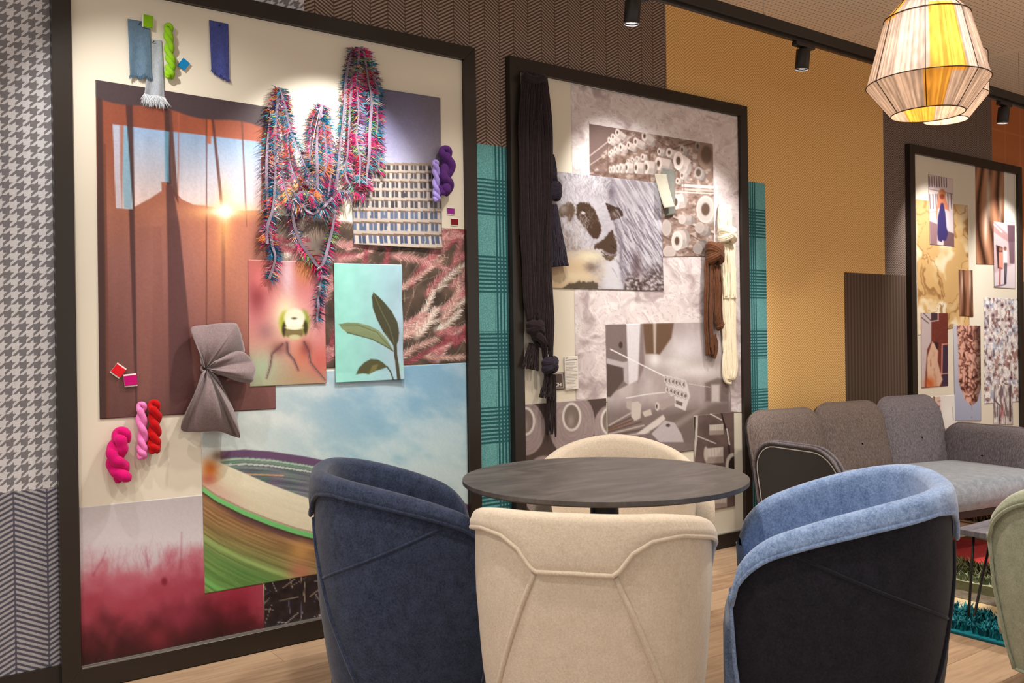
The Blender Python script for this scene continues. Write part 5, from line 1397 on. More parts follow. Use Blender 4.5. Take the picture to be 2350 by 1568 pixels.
def p_floral(c):
    X, Y = c.X, c.Y; c.fill((222, 212, 212)); n = fbm(X / 7, Y / 15, 3, 1); m = fbm(X / 9 + 4, Y / 20, 2, 2); k = fbm(X / 4, Y / 8, 3, 3)
    c.blend(smooth(0.52, 0.6, n), (176, 138, 132)); c.blend(smooth(0.6, 0.7, m) * 0.8, (176, 186, 212)); c.blend(smooth(0.6, 0.66, k), (250, 246, 244)); c.blend(smooth(0.6, 0.68, 1 - k) * 0.8, (110, 84, 84))
    for x, y in ((2279, 724), (2316, 733), (2273, 780), (2272, 822), (2320, 868), (2300, 700), (2262, 752)): c.ell(x, y, 5, 6, (150, 120, 130), 2, 0, 0.8); c.ell(x, y, 2.2, 2.6, (60, 40, 46), 1)
sheet('photo_print', 'photograph of a lilac and rose flower fabric in the fashion collage', [(2258, 683), (2335, 685), (2339, 922), (2259, 927)], Y2, p_floral, 1.5, clip=F3)
def p_floral2(c):
    X, Y = c.X, c.Y; c.fill((206, 196, 196)); n = fbm(X / 3, Y / 16, 3, 6); c.blend(smooth(0.5, 0.6, n), (130, 110, 116)); c.blend(smooth(0.6, 0.7, 1 - n), (246, 242, 240)); c.blob(2300, 945, 4, 16, (170, 60, 60), 0.6); c.line([(2283, 884), (2283, 920), (2294, 930), (2294, 966)], 2, (60, 50, 54)); c.line([(2318, 884), (2318, 966)], 4, (90, 70, 72))
sheet('photo_print', 'small streaked photograph of hanging ribbons below the flower fabric print', [(2280, 884), (2323, 884), (2325, 975), (2281, 975)], Y3, p_floral2, 1.5)
def p_face(c):
    X, Y = c.X, c.Y; c.fill((240, 234, 230)); c.poly([(2140, 912), (2158, 910), (2160, 975), (2140, 975)], (228, 196, 182), 2); c.line([(2143, 908), (2146, 940), (2142, 970)], 3, (120, 80, 60)); c.ell(2155, 933, 3, 1.6, (150, 60, 60), 0.8); c.line([(2152, 922), (2158, 920)], 1.4, (110, 80, 76)); c.blob(2178, 950, 14, 20, (250, 248, 246), 0.9); c.line([(2186, 935), (2188, 965)], 1.4, (176, 160, 158))
sheet('photo_print', 'pale photograph of a face low in the fashion collage above the sofa', [(2130, 911), (2195, 906), (2198, 985), (2131, 985)], Y2, p_face, 1.5)
def p_sketch(c):
    c.fill((236, 230, 220)); r = np.random.RandomState(4)
    for _ in range(12): x, y = r.uniform(2310, 2322), r.uniform(455, 500); c.line([(x, y), (x + r.uniform(-5, 5), y + r.uniform(2, 10))], 0.8, (200, 194, 192), 0.7, 0.7)
sheet('paper_card', 'off-white card with faint sketch lines beside the brown drape print', [(2305, 395), (2328, 400), (2330, 512), (2306, 508)], Y1, p_sketch, 1.5, cat='card')
# ================================================================== fabric and yarn pinned to the collages
M_PIN = Mat('black_pin', 0.4, rgba(20, 18, 18), 0.5).m
M_WHITE = Mat('white_card', 0.7, rgba(236, 232, 226)).m
def cloth(name, c0, c1, sc=500, sheen=0.2):
    M = Mat(name, 0.92, spec=0.1); a = M.noise(sc, 2, 0.6, stretch=(1, 1, 0.25)); b = M.noise(40, 3)
    M.color(M.mix(((a - 0.5) * 1.4 + (b - 0.5) * 0.7 + 0.5), c0, c1)); M.bump(a, 0.35, 0.0008)
    M.b.inputs['Sheen Weight'].default_value = sheen; return M.m
def yarn(name, c0, c1, sheen=0.1):
    M = Mat(name, 0.9, spec=0.12); a = M.noise(420, 3, 0.7); b = M.noise(60, 3)
    M.color(M.mix(((a - 0.5) * 1.6 + (b - 0.5) * 0.6 + 0.5), c0, c1)); M.bump(a, 0.6, 0.0012)
    M.b.inputs['Sheen Weight'].default_value = sheen; return M.m
def W(px, py, y): return at_y(px, py, y)
def col_mesh(name, V, F, C, parent, mat, kind=None):
    me = bpy.data.meshes.new(name); me.from_pydata([tuple(map(float, p)) for p in V], [], F)
    at = me.color_attributes.new('col', 'FLOAT_COLOR', 'POINT'); at.data.foreach_set('color', np.array(C, np.float32).ravel())
    me.materials.append(mat); o = link(bpy.data.objects.new(name, me), parent)
    if kind: o['kind'] = kind
    return o
# ---------------- woven swatches with frayed ends
def swatch(label, corners, y, mat, fray_cols, fray_px=12, drop=None, ripple=0.003, nfray=260, thick=0.0015, pin=None, back=0.004, name='fabric_swatch'):
    TL, TR_, BR, BL = [W(px, py, y) for px, py in corners]
    e = empty(name, tuple((BL + BR) / 2)); tag(e, label, 'fabric swatch')
    o0 = (BL + BR) / 2
    nu, nv = 26, 40; V = []
    for side in (0, 1):
        for i in range(nu):
            for j in range(nv):
                u, v = i / (nu - 1.0), j / (nv - 1.0)
                vv = v
                if drop is not None: vv = v * (1 - drop(u) * 1.0)
                p = (TL * (1 - u) + TR_ * u) * (1 - vv) + (BL * (1 - u) + BR * u) * vv
                d = back * v + ripple * math.sin(u * 9 + v * 2) * v + 0.0006
                V.append(p - o0 + np.array([0, -d + side * thick, 0]))
    n = nu * nv
    F = [q[::-1] for q in grid_faces(nu, nv)] + [tuple(i + n for i in q) for q in grid_faces(nu, nv)]
    for i in range(nu - 1):
        F += [(i * nv, (i + 1) * nv, n + (i + 1) * nv, n + i * nv), (i * nv + nv - 1, n + i * nv + nv - 1, n + (i + 1) * nv + nv - 1, (i + 1) * nv + nv - 1)]
    for j in range(nv - 1):
        F += [(j, n + j, n + j + 1, j + 1), ((nu - 1) * nv + j, (nu - 1) * nv + j + 1, n + (nu - 1) * nv + j + 1, n + (nu - 1) * nv + j)]
    mesh_obj('cloth', V, F, mat, e, True)
    FV = []; FF = []; FC = []
    L0 = fray_px * 0.0019
    for _ in range(nfray):
        u = RNG.random(); i = int(u * (nu - 1)); p = np.array(V[i * nv + nv - 1]) + (np.array(V[(i + 1) * nv + nv - 1]) - np.array(V[i * nv + nv - 1])) * (u * (nu - 1) - i)
        p = p + np.array([0, RNG.uniform(-0.001, 0.002), 0.004]); L = L0 * RNG.uniform(0.4, 1.25); a = RNG.gauss(0, 0.35)
        d = np.array([math.sin(a), -RNG.uniform(0, 0.3), -math.cos(a)]) * L; w = np.array([0.0011, 0, 0])
        k = len(FV); FV += [p - w, p + w, p + d * 0.6 + w * 0.8, p + d * 0.6 - w * 0.8, p + d]; FF += [(k, k + 1, k + 2, k + 3), (k + 3, k + 2, k + 4)]
        c = fray_cols[RNG.randrange(len(fray_cols))]; FC += [c] * 5
    col_mesh('frayed_edge', FV, FF, FC, e, M_FIBRE, 'stuff')
    if pin:
        q = W(pin[0], pin[1], y - 0.004) - o0
        tube('pin', [q, q + np.array([0.004, -0.008, 0.005])], 0.0016, M_PIN, e, 6)
    return e
swatch('slate blue woven swatch with a frayed hem beside the lime skein', [(293, 43), (344, 52), (349, 180), (297, 176)], -0.030, cloth('slate_wool', rgba(70, 92, 112), rgba(104, 128, 148)), [rgba(84, 108, 128), rgba(70, 92, 112)], 8, lambda u: 0.05 * math.sin(u * 7) ** 2, 0.004, 240, pin=(319, 56))
swatch('light grey swatch with a long frayed hem hanging under the slate blue one', [(347, 91), (371, 93), (378, 226), (330, 218)], -0.0265, cloth('grey_wool', rgba(132, 138, 146), rgba(172, 178, 186)), [rgba(196, 200, 206), rgba(168, 174, 182), rgba(214, 216, 220)], 22, None, 0.004, 420, pin=(350, 98))
swatch('indigo blue swatch with a torn slanting hem', [(480, 46), (524, 55), (526, 183), (484, 165)], -0.026, cloth('indigo_wool', rgba(44, 54, 118), rgba(84, 92, 156)), [rgba(52, 60, 130), rgba(90, 96, 150)], 9, lambda u: 0.10 * max(0, 0.5 - u) * 1.2, 0.002, 260, pin=(503, 60))
def felt_strip(label, corners, y, mat, curl):
    TL, TR_, BR, BL = [W(px, py, y) for px, py in corners]; o0 = (BL + BR) / 2
    nu, nv = 10, 24; V = []
    for side in (0, 1):
        for i in range(nu):
            for j in range(nv):
                u, v = i / (nu - 1.0), j / (nv - 1.0); p = (TL * (1 - u) + TR_ * u) * (1 - v) + (BL * (1 - u) + BR * u) * v
                V.append(p - o0 + np.array([0, -0.001 - curl * v ** 1.6 * (1 - 0.25 * (2 * u - 1) ** 2) + side * 0.003, 0]))
    n = nu * nv; F = [q[::-1] for q in grid_faces(nu, nv)] + [tuple(i + n for i in q) for q in grid_faces(nu, nv)]
    for i in range(nu - 1): F += [(i * nv, (i + 1) * nv, n + (i + 1) * nv, n + i * nv), (i * nv + nv - 1, n + i * nv + nv - 1, n + (i + 1) * nv + nv - 1, (i + 1) * nv + nv - 1)]
    for j in range(nv - 1): F += [(j, n + j, n + j + 1, j + 1), ((nu - 1) * nv + j, (nu - 1) * nv + j + 1, n + (nu - 1) * nv + j + 1, n + (nu - 1) * nv + j)]
    o = mesh_obj('felt_swatch', V, F, mat, None, True); o.location = tuple(o0)
    return tag(o, label, 'fabric swatch')
felt_strip('dark grey felt strip pinned behind the pale strip on the bobbin print', [(1519, 386), (1549, 390), (1547, 492), (1523, 497)], -0.030, cloth('grey_felt', rgba(104, 104, 100), rgba(132, 132, 126)), 0.012)
felt_strip('pale grey felt strip curling off the bobbin print', [(1503, 399), (1530, 400), (1538, 476), (1514, 480)], -0.036, cloth('pale_felt', rgba(164, 158, 142), rgba(190, 184, 168)), 0.045)
# ---------------- colour chips: a thread-wound tile on a white card
def chip(label, cx, cy, wpx, hpx, ang, col, y=-0.027, stand=0.010, bands='tb', name='colour_chip'):
    c = W(cx, cy, y); kx = 1.0 / np.linalg.norm(to_px(c + np.array([1e-3, 0, 0])) - to_px(c)) * 1e-3; kz = 1.0 / np.linalg.norm(to_px(c + np.array([0, 0, 1e-3])) - to_px(c)) * 1e-3
    e = empty(name, tuple(c), 0); tag(e, label, 'colour chip')
    hw, hh = wpx / 2 * kx, hpx / 2 * kz
    R4 = Matrix.Rotation(math.radians(ang), 4, 'Y')
    a = box('card', -hw, hw, -stand * 0.45, 0, -hh, hh, M_WHITE, e); a.data.transform(R4)
    k = 0.86
    if bands == 'tb': b = box('thread_winding', -hw - 0.0004, hw + 0.0004, -stand, -stand * 0.45 - 0.0001, -hh * k * 0.9, hh * k * 0.9, yarn('chip_thread', tuple(0.8 * q for q in col[:3]) + (1,), col), e, 0.0012, 2)
    else: b = box('thread_winding', -hw * k, hw * k, -stand, -stand * 0.45 - 0.0001, -hh - 0.0004, hh + 0.0004, yarn('chip_thread', tuple(0.8 * q for q in col[:3]) + (1,), col), e, 0.0012, 2)
    b.data.transform(R4)
    return e
chip('lime green thread chip above the slate blue swatch', 339, 50.5, 26, 28, 2, rgba(126, 176, 22), -0.034, 0.010, 'lr')
chip('bright blue thread chip turned on its corner beside the lime skein', 420.5, 148.5, 22, 23, 35, rgba(20, 128, 186), -0.026, 0.008, 'lr')
chip('red thread chip turned on its corner on the curtain print', 271, 851, 26, 28, 38, rgba(226, 30, 44), -0.027, 0.008, 'tb')
chip('magenta thread chip on the curtain print', 299, 873, 29, 29, -5, rgba(200, 12, 116), -0.029, 0.008, 'tb')
chip('small purple chip on the cream board under the violet skeins', 1034, 485, 16.5, 17.5, 0, rgba(150, 48, 146), -0.0235, 0.004, 'tb')
chip('small dark red chip on the cream board under the violet skeins', 1042.5, 509.5, 16.5, 17.5, 0, rgba(126, 26, 36), -0.0235, 0.004, 'tb')
# ---------------- twisted skeins
def skein(label, path_px, width_px, y, mat, turns=3.0, strands=2, loop=True, knot=True, thick=None, name='yarn_skein', n=90, seed=0):
    P = [W(px, py, y) for px, py in path_px]
    Pm = smooth_path(P, n); k = 1.0 / np.linalg.norm(to_px(P[0] + np.array([0, 0, 1e-3])) - to_px(P[0])) * 1e-3
    r = width_px * k / 2
    e = empty(name, tuple(Pm[-1])); tag(e, label, 'yarn')
    lst = []
    t = np.linspace(0, 1, n)
    T = np.gradient(Pm, axis=0); T /= np.linalg.norm(T, axis=1)[:, None]
    B = np.array([0, -1.0, 0]); N = np.cross(T, B); N /= np.linalg.norm(N, axis=1)[:, None]
    rnd = random.Random(seed)
    for s in range(strands):
        ph = 2 * math.pi * s / strands + rnd.random()
        a = ph + 2 * math.pi * turns * t
        prof = np.clip(np.minimum(t / 0.06 + 0.55, (1 - t) / 0.06 + 0.55), 0.4, 1.0)
        off = r * 0.48 * prof
        C = Pm + N * (np.cos(a) * off)[:, None] + B * (np.sin(a) * off * 0.9 + r)[:, None]
        rad = r * 0.62 * prof * (1 + 0.06 * np.sin(t * 37 + s))
        lst.append(tube_vf(C - Pm[-1], rad, 12))
    V, F = merge(lst); mesh_obj('twisted_strands', V, F, mat, e, True)
    if loop:
        c = Pm[0] - Pm[-1] + np.array([0, -r, 0.0])
        pts = [c + np.array([r * 0.55 * math.cos(a), -0.2 * r * math.sin(a * 2), r * 0.75 * math.sin(a)]) for a in np.linspace(-0.6, math.pi + 0.6, 18)]
        tube('end_loop', pts, r * 0.48, mat, e, 10)
    if knot:
        c = Pm[-1] - Pm[-1] + np.array([0, -r, r * 0.3])
        pts = [c + np.array([r * 0.62 * math.cos(a), -r * 0.35 * math.sin(a * 1.0), r * 0.55 * math.sin(2 * a) - 0.0]) for a in np.linspace(0, 2 * math.pi, 26)[:-1]]
        tube('end_knot', pts, r * 0.42, mat, e, 8, True)
    return e
skein('lime green twisted yarn skein hanging beside the blue swatches', [(384, 68), (384, 100), (388, 135), (388, 160), (386, 178)], 21, -0.026, yarn('lime_yarn', rgba(104, 156, 14), rgba(150, 200, 40)), 2.6, seed=1)
skein('hot pink thick fluffy skein below the curtain print', [(274, 1003), (264, 1030), (258, 1055), (272, 1078), (278, 1098)], 42, -0.026, yarn('hot_pink_yarn', rgba(190, 6, 96), rgba(226, 24, 124)), 1.25, knot=False, seed=2)
skein('light pink twisted skein hanging at the foot of the curtain print', [(322, 935), (322, 970), (325, 1005), (323, 1030), (323, 1047)], 23, -0.029, yarn('pink_yarn', rgba(222, 100, 178), rgba(244, 150, 206)), 1.9, seed=3)
skein('red twisted skein hanging beside the light pink one', [(350, 933), (352, 960), (351, 990), (350, 1015), (351, 1032)], 28, -0.029, yarn('red_yarn', rgba(160, 6, 14), rgba(206, 20, 26)), 1.9, seed=4)
skein('dark violet thick skein hanging at the edge of the office block print', [(1014, 356), (1020, 385), (1008, 410), (1018, 430), (1012, 442)], 32, -0.030, yarn('violet_yarn', rgba(60, 24, 86), rgba(100, 54, 130)), 1.2, seed=5)
skein('lilac twisted skein hanging beside the dark violet one', [(995, 378), (997, 405), (996, 430), (998, 450), (998, 460)], 17, -0.046, yarn('lilac_yarn', rgba(140, 120, 206), rgba(182, 164, 232)), 2.0, seed=6)

# ---------------- fringed garland hung in loops
gar = empty('fringed_garland', tuple(W(733, 612, -0.03))); tag(gar, 'multicoloured fringed ribbon garland hung in loops over the colourful collage', 'garland')
G0 = W(733, 612, -0.03)
M_CORE = cloth('teal_core', rgba(14, 44, 66), rgba(40, 84, 110))
M_RIB = cloth('lilac_ribbon', rgba(104, 92, 106), rgba(142, 130, 146))
PAL = [rgba(*c) for c in ((16, 78, 112), (14, 116, 146), (40, 140, 160), (12, 28, 58), (176, 18, 76), (206, 44, 104), (226, 98, 66), (222, 150, 62), (200, 180, 76), (196, 160, 166), (96, 24, 66), (110, 160, 84), (206, 190, 188), (140, 16, 34), (70, 66, 98))]
WARM = [6, 7, 6, 5, 9, 0, 1, 4, 3, 0]; COOL = [0, 1, 2, 3, 0, 1, 14, 4, 9, 3]; PINK = [4, 5, 4, 13, 2, 9, 0, 11, 3, 5, 10, 3]
strands = [
 ([(640, 202), (622, 250), (612, 330), (611, 420), (617, 500), (622, 560), (629, 592), (616, 640)], COOL, -0.034, 1.0),
 ([(640, 202), (634, 260), (640, 330), (650, 410), (664, 462), (680, 466), (700, 450)], WARM, -0.042, 1.0),
 ([(642, 202), (655, 250), (672, 310), (695, 370), (712, 400)], COOL, -0.05, 0.8),
 ([(638, 204), (628, 300), (632, 380), (625, 470), (612, 520), (612, 560)], WARM, -0.038, 0.9),
 ([(648, 206), (660, 300), (668, 380), (690, 430), (715, 450)], WARM, -0.04, 1.0),
 ([(735, 242), (716, 280), (712, 350), (706, 420), (700, 460), (690, 500)], WARM, -0.036, 1.0),
 ([(737, 240), (728, 300), (725, 380), (730, 440), (742, 480)], COOL, -0.046, 0.9),
 ([(740, 242), (756, 290), (760, 350), (757, 420), (750, 470), (735, 495)], COOL, -0.04, 1.0),
 ([(736, 242), (745, 310), (748, 380), (720, 440), (706, 470)], WARM, -0.05, 1.0),
 ([(808, 110), (796, 160), (788, 240), (780, 330), (772, 400), (766, 455)], COOL, -0.034, 0.6),
 ([(818, 108), (808, 180), (803, 270), (797, 350), (794, 400), (812, 436), (832, 442), (842, 410)], PINK, -0.046, 1.05),
 ([(822, 108), (820, 180), (822, 260), (818, 320), (826, 380), (824, 430)], PINK, -0.054, 1.1),
 ([(828, 108), (842, 170), (850, 240), (846, 320), (842, 390), (838, 430)], PINK, -0.05, 1.1),
 ([(834, 112), (856, 170), (864, 250), (868, 320), (870, 370), (864, 392)], PINK, -0.04, 0.9),
 ([(838, 114), (862, 190), (866, 260), (860, 330), (846, 380)], COOL, -0.044, 0.8),
 ([(664, 462), (672, 510), (690, 560), (715, 595), (733, 612), (746, 585), (757, 545), (764, 500), (770, 450)], PINK, -0.036, 0.75),
 ([(733, 610), (738, 640), (731, 680), (728, 738)], COOL, -0.04, 1.0),
 ([(668, 455), (700, 440), (735, 470), (752, 470), (775, 440), (800, 440)], PINK, -0.056, 1.0),
 ([(690, 470), (712, 490), (735, 480), (760, 455)], COOL, -0.06, 1.0),
]
FV = []; FF = []; FC = []
for k, (pp, pal, y, dens) in enumerate(strands):
    P = smooth_path([W(px, py, y) for px, py in pp], 70)
    L = np.linalg.norm(np.diff(P, axis=0), axis=1).sum()
    P[:, 1] -= 0.004 * np.sin(np.linspace(0, 9 + k, 70))
    T = np.gradient(P, axis=0); T /= np.linalg.norm(T, axis=1)[:, None]
    B = np.array([0, -1.0, 0]); N = np.cross(T, B); N /= np.linalg.norm(N, axis=1)[:, None]
    # flat woven ribbon, twisting a little
    V = []
    for i in range(70):
        a = 0.5 * math.sin(i * 0.13 + k); w = N[i] * math.cos(a) * 0.0058 + B * math.sin(a) * 0.0058
        for q in (P[i] - w, P[i] + w, P[i] + w - B * 0.0012, P[i] - w - B * 0.0012): V.append(q - G0 + B * (0.009 if k % 3 == 0 else 0.001))
    F = []
    for i in range(69):
        for j in range(4): F.append((i * 4 + j, i * 4 + (j + 1) % 4, (i + 1) * 4 + (j + 1) % 4, (i + 1) * 4 + j))
    mesh_obj('ribbon', V, F, M_RIB, gar, False)
    side = 1 if k % 2 else -1
    nf = int(L * 1800 * dens)
    tone = 0
    for q in range(nf):
        t = RNG.random() * 69; i = int(t); p = P[i] + (P[min(i + 1, 69)] - P[i]) * (t - i)
        both = RNG.random() < 0.3
        sg = side if not both else -side
        ang = RNG.gauss(0.1, 0.35); out = RNG.uniform(0.0, 0.9)
        d = N[i] * sg * math.cos(ang) + T[i] * math.sin(ang) + B * out; d /= np.linalg.norm(d)
        d[2] -= 0.25
        ln = RNG.choice((0.010, 0.018, 0.026, 0.036)) * RNG.uniform(0.8, 1.2) * (1.0 if dens > 0.7 else 0.8)
        ci = pal[(int(t / 5.5) * 7 + RNG.randrange(2) + k) % len(pal)] if RNG.random() < 0.7 else (3 if RNG.random() < 0.45 else RNG.randrange(len(PAL)))
        c = PAL[ci]; w = T[i] * RNG.uniform(0.0007, 0.0013)
        p = p + N[i] * sg * 0.004 + B * RNG.uniform(0, 0.004) - G0
        o = len(FV); e1 = p + d * ln * 0.6 + np.array([0, 0, -0.0015]); e2 = p + d * ln + np.array([0, 0, -0.005])
        FV += [p - w, p + w, e1 + w, e1 - w, e2]; FF += [(o, o + 1, o + 2, o + 3), (o + 3, o + 2, o + 4)]; FC += [c] * 5
col_mesh('fringe', FV, FF, FC, gar, M_FIBRE, 'stuff')
# tassel ends
tube('white_thread', [W(735, 246, -0.07) - G0, W(722, 300, -0.075) - G0, W(712, 365, -0.072) - G0], 0.001, M_WHITE, gar, 5)

# ---------------- knotted wool bow (gathered felt)
M_BOW = felt('mauve_grey_felt', rgba(104, 88, 88), rgba(136, 118, 120), sheen=0.4, mott=0.3)
bow = empty('fabric_bow', tuple(W(470, 848, -0.03))); tag(bow, 'mauve grey felt cloth gathered in the middle like a bow', 'fabric')
B0 = W(470, 848, -0.03)
def fan(name, pinch, rim, y, depth, pleats, amp, ph=0.0, nr=20, nt=70):
    R = smooth_path([(a, b, 0) for a, b in rim], nt)[:, :2]
    V = []
    for side in (0, 1):
        for i in range(nt):
            for j in range(nr):
                r = j / (nr - 1.0); t = i / (nt - 1.0)
                q = np.array(pinch) * (1 - r) + R[i] * r
                # cloth bellies out between gather and hem
                yy = y - depth * math.sin(math.pi * min(r * 0.8 + 0.12, 1.0)) * (0.55 + 0.45 * math.sin(math.pi * t)) - amp * (0.25 + r) * (0.72 * abs(math.sin(pleats * math.pi * t + ph)) + 0.28 * abs(math.sin(pleats * 2.6 * math.pi * t + 1.3 * ph + 1.5 * r)) * (1 - r)) * (1 - 0.35 * r)
                V.append(W(q[0], q[1], yy) - B0 + np.array([0, side * 0.003, 0]))
    n = nt * nr
    F = grid_faces(nt, nr) + [tuple(i + n for i in q[::-1]) for q in grid_faces(nt, nr)]
    for i in range(nt - 1): F.append((i * nr + nr - 1, (i + 1) * nr + nr - 1, n + (i + 1) * nr + nr - 1, n + i * nr + nr - 1))
    for j in range(nr - 1): F += [(j, j + 1, n + j + 1, n + j), ((nt - 1) * nr + j, n + (nt - 1) * nr + j, n + (nt - 1) * nr + j + 1, (nt - 1) * nr + j + 1)]
    return mesh_obj(name, V, F, M_BOW, bow, True)
fan('upper_fold', (472, 846), [(462, 838), (455, 800), (438, 755), (470, 746), (534, 741), (548, 752), (558, 785), (560, 810), (530, 815), (510, 825)], -0.028, 0.045, 2.5, 0.060, 0.5)
fan('side_fold', (474, 846), [(500, 822), (545, 806), (572, 818), (586, 843), (584, 862), (576, 878), (545, 876), (520, 866), (498, 860)], -0.036, 0.060, 2.2, 0.052, 1.0)
fan('skirt_fold', (476, 846), [(462, 858), (448, 900), (415, 981), (450, 992), (500, 990), (540, 1003), (551, 1000), (540, 950), (520, 905), (500, 866)], -0.028, 0.060, 3.4, 0.066, 0.2)
gp = W(473, 847, -0.055) - B0
tube('gather_thread', [gp + np.array([0.018 * math.cos(a), 0.010 * math.sin(a) - 0.002, 0.012 * math.sin(a)]) for a in np.linspace(0, 2 * math.pi, 20)[:-1]], 0.004, M_BOW, bow, 8, True)

# ---------------- loose yarn hanks made of many strands
def hank(name, parts, label, y0, base_px, mat, cat='yarn'):
    e = empty(name, tuple(W(base_px[0], base_px[1], y0))); tag(e, label, cat); o0 = W(base_px[0], base_px[1], y0)
    for (pn, path, widths, n, thick, rad, seed) in parts:
        bundle(pn, path, widths, n, thick, rad, mat, e, o0, seed)
    return e, o0
def bundle(pn, path, widths, n, thick, rad, mat, parent, o0, seed=0, m=46, wave=0.06):
    """path: (px,py,y) control points; widths: px half-widths at equal steps; thick: depth in metres"""
    r = random.Random(seed)
    C = smooth_path([W(px, py, y) for px, py, y in path], m)
    pxp = smooth_path([(p[0], p[1], 0) for p in path], m)
    wd = np.interp(np.linspace(0, 1, m), np.linspace(0, 1, len(widths)), widths)
    k = np.array([1e-3 / np.linalg.norm(to_px(c + np.array([1e-3, 0, 0])) - to_px(c)) for c in C[::6]]).mean()
    T = np.gradient(C, axis=0); T /= np.linalg.norm(T, axis=1)[:, None]
    B = np.array([0, -1.0, 0]); N = np.cross(B, T); N /= np.linalg.norm(N, axis=1)[:, None]
    lst = []
    for s in range(n):
        a = r.uniform(-1, 1); b = math.sqrt(max(0, 1 - a * a)) * r.uniform(0.2, 1.0)
        ph = r.uniform(0, 6.28); fr = r.uniform(1.5, 4); t0 = 0; t1 = m - (0 if r.random() < 0.6 else r.randrange(1, 4))
        t = np.linspace(0, 1, m)
        aa = a + wave * np.sin(fr * 6.28 * t + ph)
        P = C + N * (aa * wd * k)[:, None] + B * (b * thick * (wd / max(widths)) ** 0.5 + 0.002)[:, None]
        rad_ = rad * r.uniform(0.7, 1.3)
        lst.append(tube_vf(P[t0:t1] - o0, rad_, 5))
    V, F = merge(lst)
    return mesh_obj(pn, V, F, mat, parent, True)
def knot(pn, cx, cy, y, rx_px, rz_px, mat, parent, o0, strands=7, wraps=2, tilt=0.35, rad=0.006, seed=0):
    c = W(cx, cy, y); k = 1e-3 / np.linalg.norm(to_px(c + np.array([0, 0, 1e-3])) - to_px(c)); rx, rz = rx_px * k, rz_px * k
    r = random.Random(seed); lst = []
    # wrapped loops around the hank plus a rounded core
    for wv in range(wraps):
        tl = tilt * (1 if wv % 2 == 0 else -1.2)
        for s in range(strands):
            off = (s / (strands - 1.0) - 0.5) * rz * 1.25
            pts = []
            for a in np.linspace(0, 2 * math.pi, 25)[:-1]:
                q = 1 - 0.35 * (abs(s / (strands - 1.0) - 0.5) * 2) ** 2
                x = rx * q * math.cos(a); yy = -rx * 0.75 * q * math.sin(a); z = off + x * math.tan(tl) + 0.1 * rz * math.sin(a + wv)
                pts.append(c - o0 + np.array([x, yy - rx * 0.4, z]))
            lst.append(tube_vf(pts, rad * r.uniform(0.85, 1.15), 6, True))
    V, F = merge(lst)
    return mesh_obj(pn, V, F, mat, parent, True)
M_BLKY = yarn('black_yarn', rgba(12, 9, 10), rgba(62, 49, 53), 0.1)
M_BLKY2 = yarn('blue_black_yarn', rgba(16, 14, 20), rgba(70, 62, 78), 0.1)
e1, oo = hank('yarn_hank', [('strands', [(1222, 172, -0.05), (1216, 260, -0.055), (1215, 400, -0.055), (1217, 550, -0.055), (1221, 680, -0.055), (1222, 738, -0.055)], [24, 25, 24, 23, 20, 13], 90, 0.03, 0.0042, 1),
    ('strands', [(1236, 178, -0.05), (1248, 300, -0.06), (1250, 450, -0.06), (1246, 600, -0.06), (1252, 740, -0.06), (1256, 822, -0.06)], [16, 16, 14, 15, 16, 10], 56, 0.025, 0.0042, 2),
    ('fringe_end', [(1224, 790, -0.05), (1220, 815, -0.052), (1216, 848, -0.055)], [10, 14, 18], 34, 0.02, 0.0032, 3),
    ('fringe_end', [(1256, 850, -0.055), (1256, 880, -0.055), (1250, 915, -0.055)], [9, 14, 20], 30, 0.02, 0.003, 4),
    ('fringe_end', [(1260, 860, -0.055), (1262, 930, -0.05), (1260, 997, -0.045)], [10, 9, 7], 20, 0.015, 0.0034, 5),
    ('fringe_end', [(1270, 860, -0.055), (1272, 930, -0.05), (1273, 1003, -0.045)], [4, 3, 2], 6, 0.008, 0.003, 6)],
    'long black yarn hank with two knots hanging from the corner of the sheep collage', -0.045, (1240, 1000), M_BLKY)
knot('knot', 1224, 752, -0.055, 20, 16, M_BLKY, e1, oo, 8, 2, 0.3, 0.008, 1); knot('knot', 1232, 778, -0.058, 18, 13, M_BLKY, e1, oo, 7, 1, -0.7, 0.008, 2)
knot('knot', 1258, 838, -0.058, 18, 18, M_BLKY2, e1, oo, 8, 2, -0.35, 0.008, 3)
lp = [W(1201 + 48 * t, 172 + 6 * t + 8 * math.sin(math.pi * t), -0.078) - oo for t in np.linspace(0, 1, 10)]
tube('top_wrap', lp, 0.018, M_BLKY, e1, 10)
e2, oo2 = hank('yarn_hank', [('strands', [(1256, 360, -0.046), (1264, 385, -0.046), (1268, 420, -0.05)], [14, 10, 9], 30, 0.02, 0.004, 7),
    ('fringe_end', [(1268, 470, -0.05), (1272, 520, -0.055), (1278, 570, -0.055), (1282, 612, -0.055)], [8, 13, 17, 21], 60, 0.02, 0.0036, 8)],
    'short blue-black yarn tassel with a round knot beside the sheep print', -0.045, (1282, 615), M_BLKY2)
knot('knot', 1268, 440, -0.052, 16, 24, M_BLKY2, e2, oo2, 9, 2, 0.4, 0.0085, 4); knot('knot', 1266, 405, -0.05, 10, 9, M_BLKY2, e2, oo2, 5, 2, 0.5, 0.004, 5)
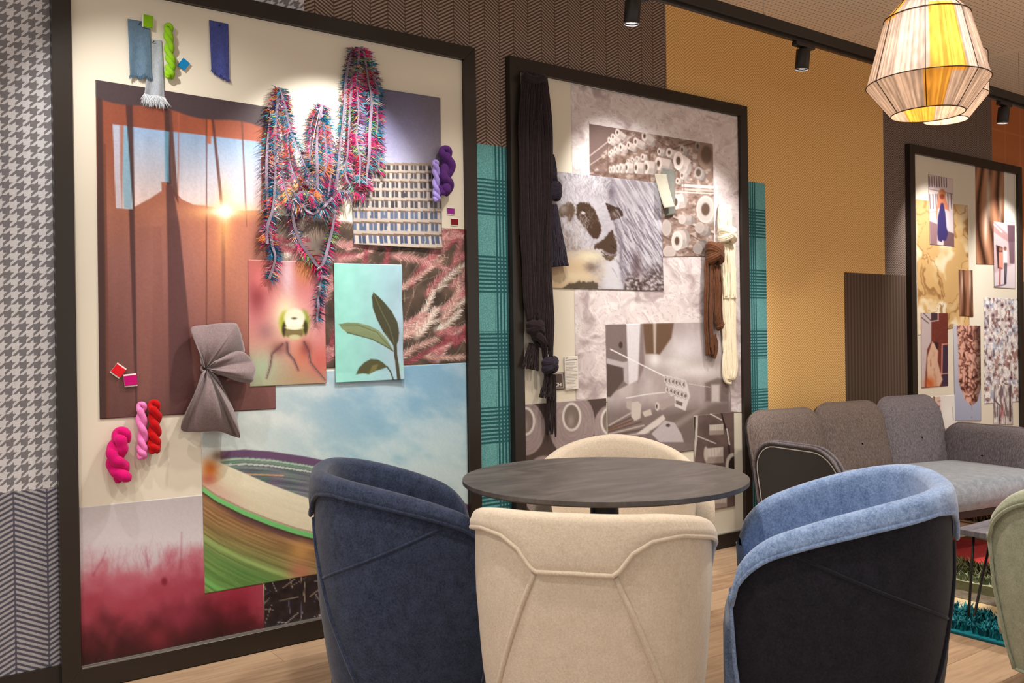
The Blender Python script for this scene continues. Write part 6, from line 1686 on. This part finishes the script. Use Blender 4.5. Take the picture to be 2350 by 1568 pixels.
M_BRN = yarn('brown_wool', rgba(64, 36, 22), rgba(122, 78, 52), 0.1)
e3, oo3 = hank('yarn_hank', [('strands', [(1627, 600, -0.04), (1625, 660, -0.045), (1624, 740, -0.042), (1628, 815, -0.038)], [11, 9, 9, 8], 34, 0.022, 0.0055, 9),
    ('strands', [(1640, 610, -0.045), (1644, 660, -0.05), (1645, 720, -0.05), (1650, 752, -0.048)], [11, 10, 9, 8], 30, 0.022, 0.0055, 10),
    ('fringe_end', [(1634, 770, -0.04), (1640, 800, -0.04), (1636, 822, -0.038)], [8, 6, 4], 14, 0.01, 0.004, 11)],
    'brown wool roving hank with a fat knot at the edge of the sheep collage', -0.035, (1630, 822), M_BRN)
knot('knot', 1634, 582, -0.045, 21, 22, M_BRN, e3, oo3, 7, 2, 0.55, 0.011, 6); knot('knot', 1650, 748, -0.05, 9, 11, M_BRN, e3, oo3, 5, 1, 0.4, 0.006, 7)
M_CRM = yarn('cream_wool', rgba(226, 208, 172), rgba(246, 236, 214), 0.4)
e4, oo4 = hank('yarn_hank', [('strands', [(1664, 470, -0.036), (1662, 500, -0.04), (1664, 545, -0.04)], [12, 15, 14], 40, 0.02, 0.006, 12),
    ('strands', [(1668, 560, -0.035), (1668, 640, -0.036), (1672, 760, -0.036), (1676, 840, -0.036), (1674, 872, -0.036)], [16, 15, 14, 14, 9], 60, 0.016, 0.006, 13),
    ('strands', [(1662, 570, -0.044), (1664, 630, -0.046), (1665, 686, -0.044)], [8, 8, 7], 20, 0.014, 0.0055, 14), ('strands', [(1676, 570, -0.044), (1680, 630, -0.046), (1681, 686, -0.044)], [6, 6, 6], 16, 0.014, 0.0055, 15),
    ('strands', [(1664, 800, -0.036), (1660, 840, -0.036), (1664, 872, -0.036), (1676, 878, -0.036)], [3, 3, 3, 3], 8, 0.01, 0.004, 16)],
    'cream wool roving hank with a loose knot along the right edge of the sheep collage', -0.033, (1670, 880), M_CRM)
knot('knot', 1663, 540, -0.04, 21, 15, M_CRM, e4, oo4, 6, 2, 0.45, 0.011, 8)
